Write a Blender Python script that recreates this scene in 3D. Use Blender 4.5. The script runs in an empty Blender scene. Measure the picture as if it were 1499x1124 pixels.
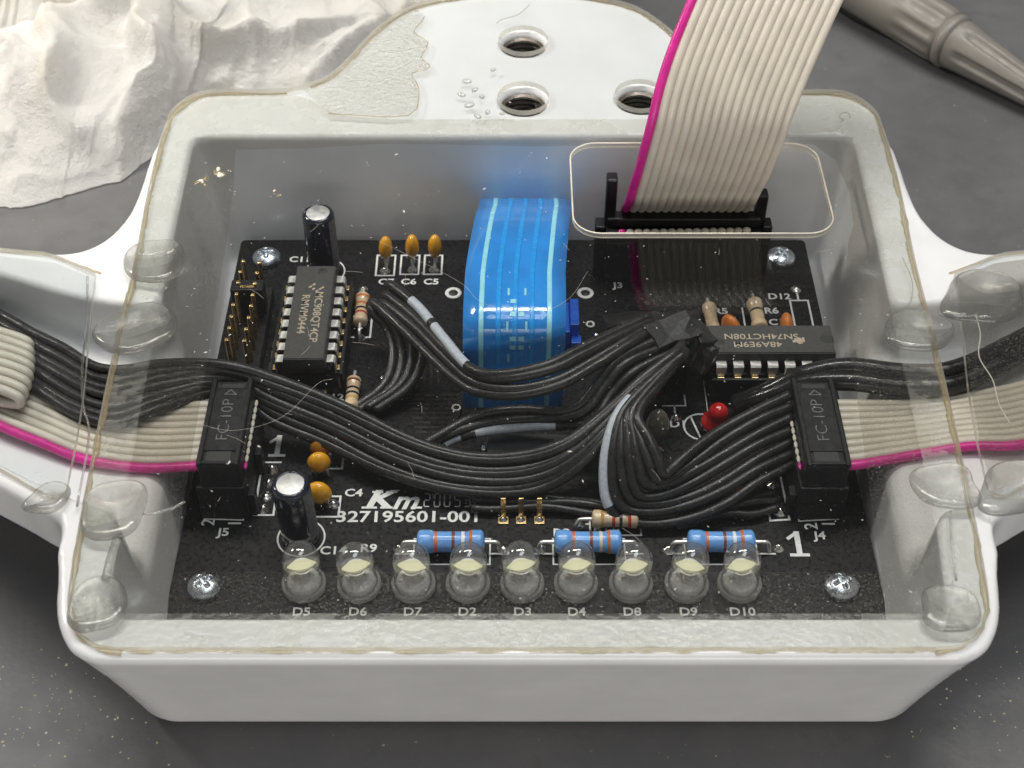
import bpy, bmesh, math, random
import numpy as np
from mathutils import Vector, Matrix

# ---------------------------------------------------------------- setup (1 unit = 1 mm)
S = bpy.context.scene
S.unit_settings.system = 'METRIC'
S.unit_settings.scale_length = 0.001
S.render.engine = 'CYCLES'
S.cycles.use_denoising = True
S.cycles.max_bounces = 10
S.cycles.transparent_max_bounces = 28
S.cycles.transmission_bounces = 10
S.cycles.glossy_bounces = 4
S.cycles.diffuse_bounces = 4
S.cycles.sample_clamp_indirect = 6.0
S.cycles.caustics_reflective = False

PITCH = math.radians(45.391)
cam = bpy.data.cameras.new('camera')
camo = bpy.data.objects.new('camera', cam)
S.collection.objects.link(camo)
camo.location = (0, -118.0, 156.0)
camo.rotation_euler = (math.pi / 2 - PITCH, 0, 0)
cam.sensor_width = 360.0
cam.lens = 360.0 * 2110 / 1499
cam.clip_start = 5
cam.clip_end = 6000
cam.dof.use_dof = True
cam.dof.focus_distance = 204
cam.dof.aperture_fstop = cam.lens * 1e-3 / (2 * 0.5)
S.camera = camo

W = bpy.data.worlds.new('World')
S.world = W
W.use_nodes = True
W.node_tree.nodes['Background'].inputs[0].default_value = (1.0, 0.97, 0.94, 1)
W.node_tree.nodes['Background'].inputs[1].default_value = 0.12

def area(name, loc, target, sx, sy, energy, col):
    l = bpy.data.lights.new(name, 'AREA')
    l.shape = 'RECTANGLE'; l.size = sx; l.size_y = sy; l.energy = energy; l.color = col
    o = bpy.data.objects.new(name, l)
    S.collection.objects.link(o)
    o.location = loc
    d = Vector(target) - Vector(loc)
    o.rotation_euler = d.to_track_quat('-Z', 'Y').to_euler()
    return o
area('bench_strip_lamp', (-10, 190, 520), (0, 30, 0), 420, 60, 2.15e6, (1.0, 0.955, 0.89))
area('towel_fill', (-300, 170, 260), (-115, 165, 0), 70, 70, 2.2e5, (1.0, 0.93, 0.82)).data.spread = math.radians(64)  # fill aimed and narrowed to brighten the paper towel
area('ceiling_panel', (120, -40, 900), (0, 30, 0), 500, 300, 2.2e6, (0.95, 0.98, 1.0))
area('front_fill', (80, -720, 160), (0, 0, 10), 700, 260, 2.7e6, (1.0, 0.95, 0.89))  # unseen fill added to brighten the housing front and inner back wall
S.view_settings.view_transform = 'Standard'
S.view_settings.look = 'None'
S.view_settings.exposure = 0.1
S.view_settings.gamma = 1.0

# ---------------------------------------------------------------- materials
def new_mat(name):
    m = bpy.data.materials.new(name); m.use_nodes = True
    nt = m.node_tree; nt.nodes.clear()
    out = nt.nodes.new('ShaderNodeOutputMaterial')
    return m, nt, out
def N(nt, t, **kw):
    n = nt.nodes.new(t)
    for k, v in kw.items():
        if k.startswith('i_'):
            key = k[2:]
            key = int(key) if key.isdigit() else key.replace('_', ' ')
            n.inputs[key].default_value = v
        else: setattr(n, k, v)
    return n
def coords(nt): return N(nt, 'ShaderNodeTexCoord').outputs['Object']
def noise(nt, vec, scale, detail=3, rough=.55):
    n = N(nt, 'ShaderNodeTexNoise'); n.inputs['Scale'].default_value = scale
    n.inputs['Detail'].default_value = detail; n.inputs['Roughness'].default_value = rough
    nt.links.new(vec, n.inputs['Vector']); return n.outputs['Fac']
def ramp(nt, fac, p0, p1, c0=0.0, c1=1.0):
    r = N(nt, 'ShaderNodeMapRange', interpolation_type='SMOOTHSTEP')
    r.inputs[1].default_value = p0; r.inputs[2].default_value = p1
    r.inputs[3].default_value = c0; r.inputs[4].default_value = c1
    nt.links.new(fac, r.inputs[0]); return r.outputs[0]
def math_(nt, op, a, b):
    m = N(nt, 'ShaderNodeMath', operation=op)
    for i, v in enumerate((a, b)):
        if hasattr(v, 'node'): nt.links.new(v, m.inputs[i])
        else: m.inputs[i].default_value = v
    return m.outputs[0]
def mixc(nt, fac, a, b):
    m = N(nt, 'ShaderNodeMix', data_type='RGBA')
    for i, v in ((0, fac), (6, a), (7, b)):
        if hasattr(v, 'node'): nt.links.new(v, m.inputs[i])
        elif i == 0: m.inputs[0].default_value = v
        else: m.inputs[i].default_value = (*v, 1)
    return m.outputs[2]
def pm(name, col, rough=.45, metal=0, var=.12, vscale=.4, bump=0, bscale=3, spec=.5, coat=0, rvar=.1, dust=0, trans=0, sss=0):
    m, nt, out = new_mat(name)
    b = N(nt, 'ShaderNodeBsdfPrincipled')
    v = coords(nt)
    n = noise(nt, v, vscale, 4)
    dark = tuple(c * (1 - var) for c in col); lite = tuple(min(1, c * (1 + var)) for c in col)
    c = mixc(nt, ramp(nt, n, .3, .7), dark, lite)
    if dust:
        d = ramp(nt, noise(nt, v, 1.9, 5, .7), .57, .72, 0, dust)
        c = mixc(nt, d, c, (.42, .40, .37))
    nt.links.new(c, b.inputs['Base Color'])
    r = ramp(nt, noise(nt, v, vscale * 3, 3), .3, .7, max(0.02, rough - rvar), min(1, rough + rvar))
    nt.links.new(r, b.inputs['Roughness'])
    b.inputs['Metallic'].default_value = metal
    b.inputs['Specular IOR Level'].default_value = spec
    b.inputs['Coat Weight'].default_value = coat
    b.inputs['Coat Roughness'].default_value = .08
    b.inputs['Transmission Weight'].default_value = trans
    b.inputs['Subsurface Weight'].default_value = sss
    if sss: b.inputs['Subsurface Scale'].default_value = 1.0
    if bump:
        bp = N(nt, 'ShaderNodeBump'); bp.inputs['Strength'].default_value = 1; bp.inputs['Distance'].default_value = bump
        nt.links.new(noise(nt, v, bscale, 5), bp.inputs['Height']); nt.links.new(bp.outputs[0], b.inputs['Normal'])
    nt.links.new(b.outputs[0], out.inputs[0])
    return m
def clear(name, tint=(.97, .98, .98), haze=.0, hazecol=(.8, .79, .76), rough=.03, speck=None, wav=0, wscale=.5, refr=0, f0=.034):
    """thin clear plastic: see-through with a Schlick reflection and optional dusty film"""
    m, nt, out = new_mat(name)
    v = coords(nt)
    t = N(nt, 'ShaderNodeBsdfTransparent'); t.inputs[0].default_value = (*tint, 1)
    g = N(nt, 'ShaderNodeBsdfGlossy'); g.inputs['Roughness'].default_value = rough
    lw = N(nt, 'ShaderNodeLayerWeight'); lw.inputs[0].default_value = .5
    f = math_(nt, 'POWER', lw.outputs['Facing'], 5.0)
    f = math_(nt, 'ADD', math_(nt, 'MULTIPLY', f, 1 - f0), f0)
    base = t.outputs[0]
    if refr:
        rf = N(nt, 'ShaderNodeBsdfRefraction'); rf.inputs['IOR'].default_value = 1.45; rf.inputs['Roughness'].default_value = .02
        rf.inputs[0].default_value = (*tint, 1)
        mr = N(nt, 'ShaderNodeMixShader'); mr.inputs[0].default_value = refr
        nt.links.new(base, mr.inputs[1]); nt.links.new(rf.outputs[0], mr.inputs[2]); base = mr.outputs[0]
    if haze or speck:
        d = N(nt, 'ShaderNodeBsdfDiffuse'); d.inputs[0].default_value = (*hazecol, 1)
        tl = N(nt, 'ShaderNodeBsdfTranslucent'); tl.inputs[0].default_value = (*hazecol, 1)
        ms = N(nt, 'ShaderNodeMixShader'); ms.inputs[0].default_value = .5
        nt.links.new(d.outputs[0], ms.inputs[1]); nt.links.new(tl.outputs[0], ms.inputs[2])
        fac = haze
        if speck:
            sc, p0, p1, amt = speck
            sp = ramp(nt, noise(nt, v, sc, 4, .65), p0, p1, 0, amt)
            big = ramp(nt, noise(nt, v, .09, 3), .35, .65, .45, 1.0)
            fac = math_(nt, 'ADD', math_(nt, 'MULTIPLY', sp, big), haze)
        mh = N(nt, 'ShaderNodeMixShader')
        if hasattr(fac, 'node'): nt.links.new(fac, mh.inputs[0])
        else: mh.inputs[0].default_value = fac
        nt.links.new(base, mh.inputs[1]); nt.links.new(ms.outputs[0], mh.inputs[2]); base = mh.outputs[0]
    mx = N(nt, 'ShaderNodeMixShader'); nt.links.new(f, mx.inputs[0])
    nt.links.new(base, mx.inputs[1]); nt.links.new(g.outputs[0], mx.inputs[2])
    if wav:
        bp = N(nt, 'ShaderNodeBump'); bp.inputs['Strength'].default_value = 1; bp.inputs['Distance'].default_value = wav
        nt.links.new(noise(nt, v, wscale, 4), bp.inputs['Height'])
        nt.links.new(bp.outputs[0], g.inputs['Normal']); nt.links.new(bp.outputs[0], lw.inputs['Normal'])
    nt.links.new(mx.outputs[0], out.inputs[0])
    return m

M = {}
M['white'] = pm('white_plastic', (.77, .775, .79), .15, var=.035, vscale=.08, rvar=.07, spec=.5, bump=.01, bscale=.6)
M['cover'] = clear('clear_acrylic', speck=(3.2, .66, .74, .55), wav=.015, wscale=.12)
M['edge'] = clear('acrylic_cut_edge', (.95, .95, .92), haze=.62, hazecol=(.90, .87, .79), rough=.12)  # pale haze paints frosting and piped light into cut edges
M['cutline'] = pm('pale_cut_edge', (.70, .66, .56), .35, var=.15, vscale=.3)  # pale opaque colour for the bright cut-out outline, also on glue crumbs
M['film'] = clear('dusty_adhesive_film', (.82, .80, .77), haze=.006, hazecol=(.82, .78, .71), rough=.10, speck=(3.4, .53, .63, .26), wav=.05, wscale=1.6)
M['rimglue'] = clear('yellowed_rim_glue', (.97, .965, .945), haze=.10, hazecol=(.82, .80, .73), rough=.2, speck=(.17, .49, .505, .22), wav=.16, wscale=1.1)
M['bubbly'] = clear('bubbled_adhesive_residue', (.96, .955, .935), haze=.07, hazecol=(.82, .79, .70), rough=.14, speck=(1.3, .54, .60, .22), wav=.55, wscale=1.3)
M['glueline'] = clear('yellowed_glue_line', (.93, .90, .80), haze=.34, hazecol=(.62, .53, .36), rough=.2, wav=.1, wscale=1.5)
M['glue'] = clear('clear_hot_glue', (.965, .965, .955), haze=.05, hazecol=(.85, .84, .80), rough=.07, speck=(1.6, .55, .66, .22), wav=.09, wscale=.9, refr=.4, f0=.05)
M['pcb'] = pm('black_solder_mask', (.0085, .0078, .0090), .34, var=.3, vscale=.5, bump=.012, bscale=3.0, dust=.03, spec=.25)
M['trace'] = pm('masked_copper_trace', (.020, .0165, .015), .32, var=.2)
M['silk'] = pm('white_silkscreen', (.70, .70, .68), .6, var=.10, vscale=2.5)
M['solder'] = pm('solder', (.72, .70, .66), .22, metal=1, bump=.05, bscale=2)
M['tin'] = pm('tinned_pin', (.84, .82, .78), .38, metal=.75, var=.06)
M['gold'] = pm('brass_pin', (.66, .47, .22), .30, metal=1, var=.12, vscale=.8)
M['blackp'] = pm('black_connector_plastic', (.012, .012, .0135), .42, var=.25, vscale=.7, bump=.02, bscale=4, dust=.06, spec=.3)
M['emboss'] = pm('scuffed_raised_lettering', (.13, .13, .135), .6, var=.3, vscale=2)
M['chip'] = pm('chip_epoxy', (.038, .037, .036), .62, var=.14, vscale=1.5, bump=.03, bscale=7, dust=.05)
M['chipdark'] = pm('recess_shade', (.02, .02, .02), .5)  # flat dark colour paints the shade of dimples, slots and holes
M['laser'] = pm('laser_marking', (.40, .34, .25), .7, var=.15, vscale=4)
M['epoxy'] = clear('clear_led_epoxy', (.975, .97, .965), haze=.05, hazecol=(.93, .91, .90), rough=.012, refr=.16, f0=.13)
M['flange'] = clear('bright_flange_epoxy', (.96, .95, .94), haze=.40, hazecol=(.92, .91, .89), rough=.05, f0=.14)  # whitish haze paints a bright rim onto the clear epoxy
M['phosphor'] = pm('pale_yellow_phosphor', (.95, .93, .60), .5, var=.03, sss=.0)
M['cup'] = pm('whitened_lead_frame', (.94, .93, .92), .28, metal=.25, bump=.12, bscale=1.4)  # near-white diffuse colour paints in bright reflections of the silvered metal
M['redled'] = pm('red_led_epoxy', (.62, .015, .015), .10, var=.1, coat=.6, trans=.25)
M['yellow'] = pm('yellow_epoxy_dip', (.74, .34, .015), .16, var=.10, vscale=.5, coat=.4)
M['amber'] = pm('amber_epoxy_dip', (.38, .17, .012), .16, var=.10, coat=.4)
M['orange'] = pm('orange_ceramic', (.52, .16, .03), .38, var=.12, vscale=.9)
M['tan'] = pm('tan_resistor_lacquer', (.60, .45, .29), .24, var=.08, coat=.3)
M['bluer'] = pm('blue_resistor_lacquer', (.15, .36, .76), .22, var=.06, coat=.3)
for k, c in dict(brown=(.20, .055, .025), red=(.42, .03, .02), black=(.015, .012, .012), gold_=(.50, .30, .10), white_=(.8, .8, .8), orange_=(.60, .16, .04), cream=(.74, .66, .50)).items():
    M['b_' + k] = pm('band_' + k, c, .3, var=.08)
M['sleeve'] = pm('dark_blue_sleeve', (.010, .012, .024), .12, var=.25, vscale=.3, coat=.5)
M['alu'] = pm('aluminium_can', (.56, .55, .54), .5, metal=.85, bump=.04, bscale=3)
M['screw'] = pm('zinc_screw', (.56, .60, .66), .30, metal=1, var=.15, vscale=1.0, bump=.02, bscale=3)
M['grey'] = pm('grey_ribbon_pvc', (.60, .555, .475), .38, var=.06, vscale=.2, bump=.012, bscale=2)
M['magenta'] = pm('magenta_stripe_pvc', (.60, .02, .26), .36, var=.1)
M['wire'] = pm('black_wire_pvc', (.020, .019, .0195), .34, var=.25, vscale=.6, bump=.02, bscale=2.5, dust=.12, spec=.4)
M['cable'] = pm('smooth_black_jacket', (.013, .013, .014), .22, var=.2, vscale=.3, spec=.5, dust=.05)
M['wstripe'] = pm('grey_wire_stripe', (.42, .45, .50), .45, var=.12, vscale=2.0)
M['flex'] = pm('blue_flex_film', (.022, .245, .70), .16, var=.14, vscale=.12, coat=.5, spec=.6)
M['flexs'] = pm('pale_flex_conductor', (.30, .68, .82), .2, var=.05)
M['flexm'] = pm('mid_flex_conductor', (.02, .31, .80), .2, var=.05)
M['bluec'] = pm('blue_connector_plastic', (.02, .12, .62), .3, var=.08)
M['tape'] = pm('black_tape', (.018, .018, .0185), .46, var=.2, vscale=.6, bump=.06, bscale=1.0, dust=.10)
M['crystal'] = pm('dark_olive_glassy_body', (.17, .16, .115), .10, var=.25, vscale=.5, coat=.7)
M['thread'] = pm('dark_threaded_metal', (.10, .085, .07), .34, metal=.35, var=.3, vscale=.7, bump=.05, bscale=3)
M['pen'] = pm('grey_beige_plastic', (.20, .188, .17), .45, var=.05, vscale=.2)
M['penblack'] = pm('matte_black', (.012, .012, .013), .6)
M['crumb'] = pm('pale_grit', (.52, .47, .37), .7, var=.3, vscale=.5)
M['fiber'] = pm('hair_fibre', (.25, .21, .17), .5)

def towel_mat():
    m, nt, out = new_mat('paper_towel_tissue')
    v = coords(nt)
    d = N(nt, 'ShaderNodeBsdfDiffuse'); t = N(nt, 'ShaderNodeBsdfTranslucent')
    c = mixc(nt, ramp(nt, noise(nt, v, .035, 3), .45, .75), (.90, .893, .875), (.86, .81, .69))
    nt.links.new(c, d.inputs[0]); nt.links.new(c, t.inputs[0])
    mx = N(nt, 'ShaderNodeMixShader'); mx.inputs[0].default_value = .38
    nt.links.new(d.outputs[0], mx.inputs[1]); nt.links.new(t.outputs[0], mx.inputs[2])
    h = math_(nt, 'ADD', noise(nt, v, .55, 5, .7), math_(nt, 'MULTIPLY', noise(nt, v, 2.2, 4, .7), .35))
    bp = N(nt, 'ShaderNodeBump'); bp.inputs['Strength'].default_value = 1; bp.inputs['Distance'].default_value = .8
    nt.links.new(h, bp.inputs['Height'])
    nt.links.new(bp.outputs[0], d.inputs['Normal'])
    nt.links.new(mx.outputs[0], out.inputs[0])
    return m
M['towel'] = towel_mat()

def table_mat():
    m, nt, out = new_mat('grey_bench_mat')
    v = coords(nt)
    b = N(nt, 'ShaderNodeBsdfPrincipled')
    c = mixc(nt, ramp(nt, noise(nt, v, .03, 5, .6), .3, .7), (.092, .093, .098), (.120, .120, .124))
    st = ramp(nt, noise(nt, v, .11, 5, .65), .60, .74, 0, .45)
    c = mixc(nt, st, c, (.070, .069, .070))
    sp = ramp(nt, noise(nt, v, 1.05, 5, .75), .665, .72, 0, .75)
    c = mixc(nt, sp, c, (.50, .46, .38))
    nt.links.new(c, b.inputs['Base Color'])
    nt.links.new(ramp(nt, noise(nt, v, .2, 4), .3, .7, .38, .56), b.inputs['Roughness'])
    bp = N(nt, 'ShaderNodeBump'); bp.inputs['Strength'].default_value = 1; bp.inputs['Distance'].default_value = .05
    nt.links.new(noise(nt, v, .9, 5), bp.inputs['Height']); nt.links.new(bp.outputs[0], b.inputs['Normal'])
    nt.links.new(b.outputs[0], out.inputs[0])
    return m
M['table'] = table_mat()

# ---------------------------------------------------------------- object helpers
COL = S.collection
WM = {}
def put(name, data, parent=None, mx=None):
    o = bpy.data.objects.new(name, data)
    COL.objects.link(o)
    mx = mx or Matrix.Identity(4)
    o.matrix_basis = mx
    WM[o.name] = mx
    if parent is not None:
        o.parent = parent
        o.matrix_parent_inverse = WM[parent.name].inverted()
    return o
def thing(name, label, cat, loc=(0, 0, 0), group=None):
    o = put(name, None, None, Matrix.Translation(loc))
    tag(o, label, cat, group); return o
def tag(o, label=None, cat=None, group=None, kind=None):
    if label: o['label'] = label
    if cat: o['category'] = cat
    if group: o['group'] = group
    if kind: o['kind'] = kind
    return o
def me(name, verts, faces, mats, smooth=True, idx=None):
    m = bpy.data.meshes.new(name)
    m.from_pydata([tuple(v) for v in verts], [], [tuple(f) for f in faces])
    for a in (mats if isinstance(mats, (list, tuple)) else [mats]): m.materials.append(M[a])
    if smooth: m.polygons.foreach_set('use_smooth', [True] * len(m.polygons))
    if idx is not None: m.polygons.foreach_set('material_index', list(idx))
    m.update(); return m
def from_bm(name, bm, mats, smooth=False):
    m = bpy.data.meshes.new(name)
    bmesh.ops.recalc_face_normals(bm, faces=bm.faces)
    bm.to_mesh(m); bm.free()
    for a in (mats if isinstance(mats, (list, tuple)) else [mats]): m.materials.append(M[a])
    if smooth: m.polygons.foreach_set('use_smooth', [True] * len(m.polygons))
    return m
def T(x, y, z, rz=0, rx=0, ry=0):
    return Matrix.Translation((x, y, z)) @ Matrix.Rotation(rz, 4, 'Z') @ Matrix.Rotation(ry, 4, 'Y') @ Matrix.Rotation(rx, 4, 'X')
def box_me(name, sx, sy, sz, mat, bev=.15, taper=1.0, seg=2):
    """box centred on x,y with its base on z=0"""
    bm = bmesh.new()
    bmesh.ops.create_cube(bm, size=1)
    for v in bm.verts:
        k = taper if v.co.z > 0 else 1
        v.co = Vector((v.co.x * sx * k, v.co.y * sy * (1 - (1 - k) * sx / sy if sx < sy else k), (v.co.z + .5) * sz))
    if bev: bmesh.ops.bevel(bm, geom=list(bm.edges), offset=bev, segments=seg, affect='EDGES', profile=.5)
    return from_bm(name, bm, mat)
def box(name, x0, x1, y0, y1, z0, z1, mat, parent=None, bev=.15):
    return put(name, box_me(name, x1 - x0, y1 - y0, z1 - z0, mat, bev), parent, Matrix.Translation(((x0 + x1) / 2, (y0 + y1) / 2, z0)))
def lathe_me(name, prof, mats, n=32, idx=None, smooth=True, wob=None):
    """profile [(r,z)...] turned round z; r=0 at an end closes it"""
    vs, fs, ids = [], [], []
    rings = []
    for (r, z) in prof:
        if r < 1e-6: rings.append([len(vs)]); vs.append((0, 0, z))
        else:
            st = len(vs)
            for k in range(n):
                a = 2 * math.pi * k / n
                w = wob(a) if wob else 1
                vs.append((r * w * math.cos(a), r * w * math.sin(a), z))
            rings.append(list(range(st, st + n)))
    for i in range(len(rings) - 1):
        a, b = rings[i], rings[i + 1]
        if len(a) == 1 and len(b) == 1: continue
        for k in range(n):
            k2 = (k + 1) % n
            if len(a) == 1: f = (a[0], b[k2], b[k])[::-1]; f = (a[0], b[k], b[k2]) if False else (a[0], b[k2], b[k])
            elif len(b) == 1: f = (a[k], a[k2], b[0])
            else: f = (a[k], a[k2], b[k2], b[k])
            fs.append(f); ids.append(idx[i] if idx else 0)
    m = me(name, vs, fs, mats, smooth, ids)
    bm = bmesh.new(); bm.from_mesh(m); bmesh.ops.recalc_face_normals(bm, faces=bm.faces); bm.to_mesh(m); bm.free()
    return m
def spline(pts, n=8):
    P = [np.array(p, float) for p in pts]
    P = [2 * P[0] - P[1]] + P + [2 * P[-1] - P[-2]]
    out = []
    for i in range(1, len(P) - 2):
        p0, p1, p2, p3 = P[i - 1:i + 3]
        for k in range(n):
            t = k / n
            out.append(.5 * (2 * p1 + (p2 - p0) * t + (2 * p0 - 5 * p1 + 4 * p2 - p3) * t * t + (3 * p1 - p0 - 3 * p2 + p3) * t ** 3))
    out.append(P[-2]); return np.array(out)
def resample(p, n):
    d = np.r_[0, np.cumsum(np.linalg.norm(np.diff(p, axis=0), axis=1))]
    s = np.linspace(0, d[-1], n)
    return np.stack([np.interp(s, d, p[:, k]) for k in range(p.shape[1])], 1)
def tube_me(name, path, r, mats, seg=10, idx=None, cap=True):
    path = np.asarray(path, float)
    tan = np.gradient(path, axis=0); tan /= np.linalg.norm(tan, axis=1)[:, None] + 1e-9
    up = np.array([0, 0, 1.]) if abs(tan[0][2]) < .9 else np.array([1., 0, 0])
    vs, fs, ids = [], [], []
    nrm = None
    rr = r if hasattr(r, '__len__') else [r] * len(path)
    for i, (p, t) in enumerate(zip(path, tan)):
        nrm = up - t * up.dot(t) if nrm is None else nrm - t * nrm.dot(t)
        nrm /= np.linalg.norm(nrm) + 1e-9
        b = np.cross(t, nrm)
        for k in range(seg):
            a = 2 * math.pi * k / seg
            vs.append(p + rr[i] * (math.cos(a) * nrm + math.sin(a) * b))
    for i in range(len(path) - 1):
        for k in range(seg):
            k2 = (k + 1) % seg
            fs.append((i * seg + k, i * seg + k2, (i + 1) * seg + k2, (i + 1) * seg + k)); ids.append(idx(i / (len(path) - 1)) if idx else 0)
    if cap:
        fs.append(tuple(range(seg))[::-1]); ids.append(0)
        e = (len(path) - 1) * seg
        fs.append(tuple(range(e, e + seg))); ids.append(0)
    return me(name, vs, fs, mats, True, ids)
def text_me(s, size, mat, bold=0, shear=0, ext=.012, align='CENTER'):
    c = bpy.data.curves.new('txt', 'FONT')
    c.body = s; c.size = size; c.align_x = align; c.align_y = 'CENTER'; c.offset = bold; c.shear = shear; c.extrude = ext
    c.resolution_u = 3
    o = bpy.data.objects.new('txt', c); COL.objects.link(o)
    dg = bpy.context.evaluated_depsgraph_get()
    m = bpy.data.meshes.new_from_object(o.evaluated_get(dg))
    bpy.data.objects.remove(o); m.materials.clear(); m.materials.append(M[mat])
    return m
def text(name, s, x, y, z, size, mat, parent, rz=0, bold=0, shear=0, sx=1, sy=1):
    return put(name, text_me(s, size, mat, bold, shear), parent, T(x, y, z, rz) @ Matrix.Diagonal((sx, sy, 1, 1)))
def prism_me(name, outer, holes, z0, z1, mats, side=1):
    """flat plate from an outline with holes; side faces take the second material"""
    from mathutils.geometry import delaunay_2d_cdt
    pts, eds = [], []
    for lp in [outer] + list(holes):
        lp = [tuple(map(float, p[:2])) for p in lp]
        lp = [p for i, p in enumerate(lp) if math.dist(p, lp[i - 1]) > 1e-4]
        st = len(pts); pts += [Vector(p) for p in lp]; eds += [(st + i, st + (i + 1) % len(lp)) for i in range(len(lp))]
    vco, _, tris = delaunay_2d_cdt(pts, eds, [], 0, 1e-5)[:3]
    def inside(p, lp):
        c = False
        for i in range(len(lp)):
            (ax, ay), (bx, by) = lp[i][:2], lp[i - 1][:2]
            if (ay > p[1]) != (by > p[1]) and p[0] < (bx - ax) * (p[1] - ay) / (by - ay) + ax: c = not c
        return c
    bm = bmesh.new()
    bv = [bm.verts.new((p.x, p.y, z0)) for p in vco]
    for t_ in tris:
        cpt = (vco[t_[0]] + vco[t_[1]] + vco[t_[2]]) / 3
        if inside(cpt, outer) and not any(inside(cpt, h) for h in holes): bm.faces.new([bv[i] for i in t_])
    bmesh.ops.delete(bm, geom=[v for v in bm.verts if not v.link_faces], context='VERTS')
    base = list(bm.faces)
    if z1 > z0:
        r = bmesh.ops.extrude_face_region(bm, geom=base)
        tv = [g for g in r['geom'] if isinstance(g, bmesh.types.BMVert)]
        bmesh.ops.translate(bm, verts=tv, vec=(0, 0, z1 - z0))
        bmesh.ops.recalc_face_normals(bm, faces=bm.faces)
        for f in bm.faces:
            if abs(f.normal.z) < .5: f.material_index = side
    m = bpy.data.meshes.new(name)
    bm.to_mesh(m); bm.free()
    for a in mats: m.materials.append(M[a])
    return m
XM = 1.9
def mirror(pts): return [(2 * XM - x, y) for x, y in pts]
def smooth_closed(pts, n=6):
    P = [np.array(p, float) for p in pts]; L = len(P); out = []
    for i in range(L):
        p0, p1, p2, p3 = P[i - 1], P[i], P[(i + 1) % L], P[(i + 2) % L]
        for k in range(n):
            t = k / n
            out.append(.5 * (2 * p1 + (p2 - p0) * t + (2 * p0 - 5 * p1 + 4 * p2 - p3) * t * t + (3 * p1 - p0 - 3 * p2 + p3) * t ** 3))
    return np.array(out)
def rrect(x0, x1, y0, y1, r, n=8):
    out = []
    for cx, cy, a0 in ((x1 - r, y1 - r, 0), (x0 + r, y1 - r, 90), (x0 + r, y0 + r, 180), (x1 - r, y0 + r, 270)):
        for k in range(n + 1):
            a = math.radians(a0 + 90 * k / n)
            out.append((cx + r * math.cos(a), cy + r * math.sin(a)))
    return out
def smooth_by_angle(o_mesh, ang=35):
    o_mesh.polygons.foreach_set('use_smooth', [True] * len(o_mesh.polygons))
    o_mesh.set_sharp_from_angle(angle=math.radians(ang))

# ---------------------------------------------------------------- bench surface
bm = bmesh.new()
for x, y in ((-900, -600), (900, -600), (900, 1400), (-900, 1400)): bm.verts.new((x, y, -12))
bm.faces.new(bm.verts)
tag(put('table_top', from_bm('table_top', bm, 'table')), kind='structure')

# ---------------------------------------------------------------- white housing (signed distance field -> smooth mesh)
def poly_sdf(poly, X, Y):
    px, py = poly[:, 0], poly[:, 1]
    d = np.full(X.shape, 1e9, np.float32); ins = np.zeros(X.shape, bool)
    for i in range(len(poly)):
        ax, ay = px[i], py[i]; bx, by = px[(i + 1) % len(poly)], py[(i + 1) % len(poly)]
        ex, ey = bx - ax, by - ay
        t = np.clip(((X - ax) * ex + (Y - ay) * ey) / (ex * ex + ey * ey + 1e-12), 0, 1)
        d = np.minimum(d, (X - ax - t * ex) ** 2 + (Y - ay - t * ey) ** 2)
        c = ((ay > Y) != (by > Y)) & (X < ex * (Y - ay) / (ey + 1e-12) + ax)
        ins ^= c
    d = np.sqrt(d); return np.where(ins, -d, d).astype(np.float32)
def rmax(a, b, r): return np.minimum(np.maximum(a, b), -r) + np.hypot(np.maximum(a + r, 0), np.maximum(b + r, 0))
def rmin(a, b, r): return np.maximum(np.minimum(a, b), r) - np.hypot(np.maximum(r - a, 0), np.maximum(r - b, 0))
half = [(1.9, 118.8), (-6.2, 118.3), (-12.4, 116.9), (-18.5, 114.0), (-23.1, 108.5), (-26.4, 102.5), (-28.9, 96.6), (-31.4, 91.8), (-34.6, 89.1), (-37.9, 87.6)]
body_half = [(-37.9, 87.4), (-44.8, 87.3), (-51.1, 87.1), (-54.3, 85.3), (-56.6, 81.8), (-57.4, 76.9), (-57.4, 68.6), (-57.0, 50), (-56.0, 25), (-54.9, 0), (-54.6, -9), (-54.4, -12.2), (-54.0, -16.2), (-53.2, -19.7), (-52, -22.4), (-50.3, -24.6), (-47.2, -25.9), (-42, -26.0)]
body_poly = smooth_closed(body_half + mirror(body_half)[::-1], 4)
lobe_poly = smooth_closed(half[::-1] + mirror(half)[1:] + [(41.7, 80), (-37.9, 80)], 4)
wing = [(-56, 72), (-57.5, 67), (-57.7, 62.4), (-58.5, 55.6), (-60.5, 49.9), (-63.4, 46.8), (-66.8, 45.9), (-70.5, 46.3), (-76.2, 47.3), (-88, 49.5), (-97, 51), (-100, 46), (-97, 27), (-92, 17), (-78, 8.4), (-64.6, .5), (-60.5, -2.1), (-56.9, -4.3), (-55.2, -7), (-54.6, -11), (-50, -14), (-44, 20), (-46, 70)]
wing_poly = smooth_closed(wing, 4)
chan = [(-44, 33), (-50, 33.6), (-57.9, 34.8), (-64.6, 36.8), (-74.5, 40.8), (-88, 45.5), (-96, 46), (-94, 28), (-88, 18), (-78, 11.4), (-65.3, 4.1), (-59.4, .8), (-53.5, -2.2), (-49, -3.6), (-44, -3.8)]
chan_poly = smooth_closed(chan, 4)
cav_half = [(-49.6, 74.9), (-51.2, 74.2), (-51.7, 72.5), (-51.0, 50), (-50.0, 25), (-48.6, -6), (-47.4, -17.5), (-46.8, -19.2), (-45, -19.8)]
cav_poly = np.array(cav_half + mirror(cav_half)[::-1])
HOLES = [(2.0, 101.9), (1.9, 84.4), (21.4, 85.0)]
VOX = .55
gx = np.arange(-103, 107.2, VOX, dtype=np.float32); gy = np.arange(-29, 122, VOX, dtype=np.float32); gz = np.arange(-14, 20, VOX, dtype=np.float32)
GX, GY = np.meshgrid(gx, gy, indexing='ij')
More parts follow.
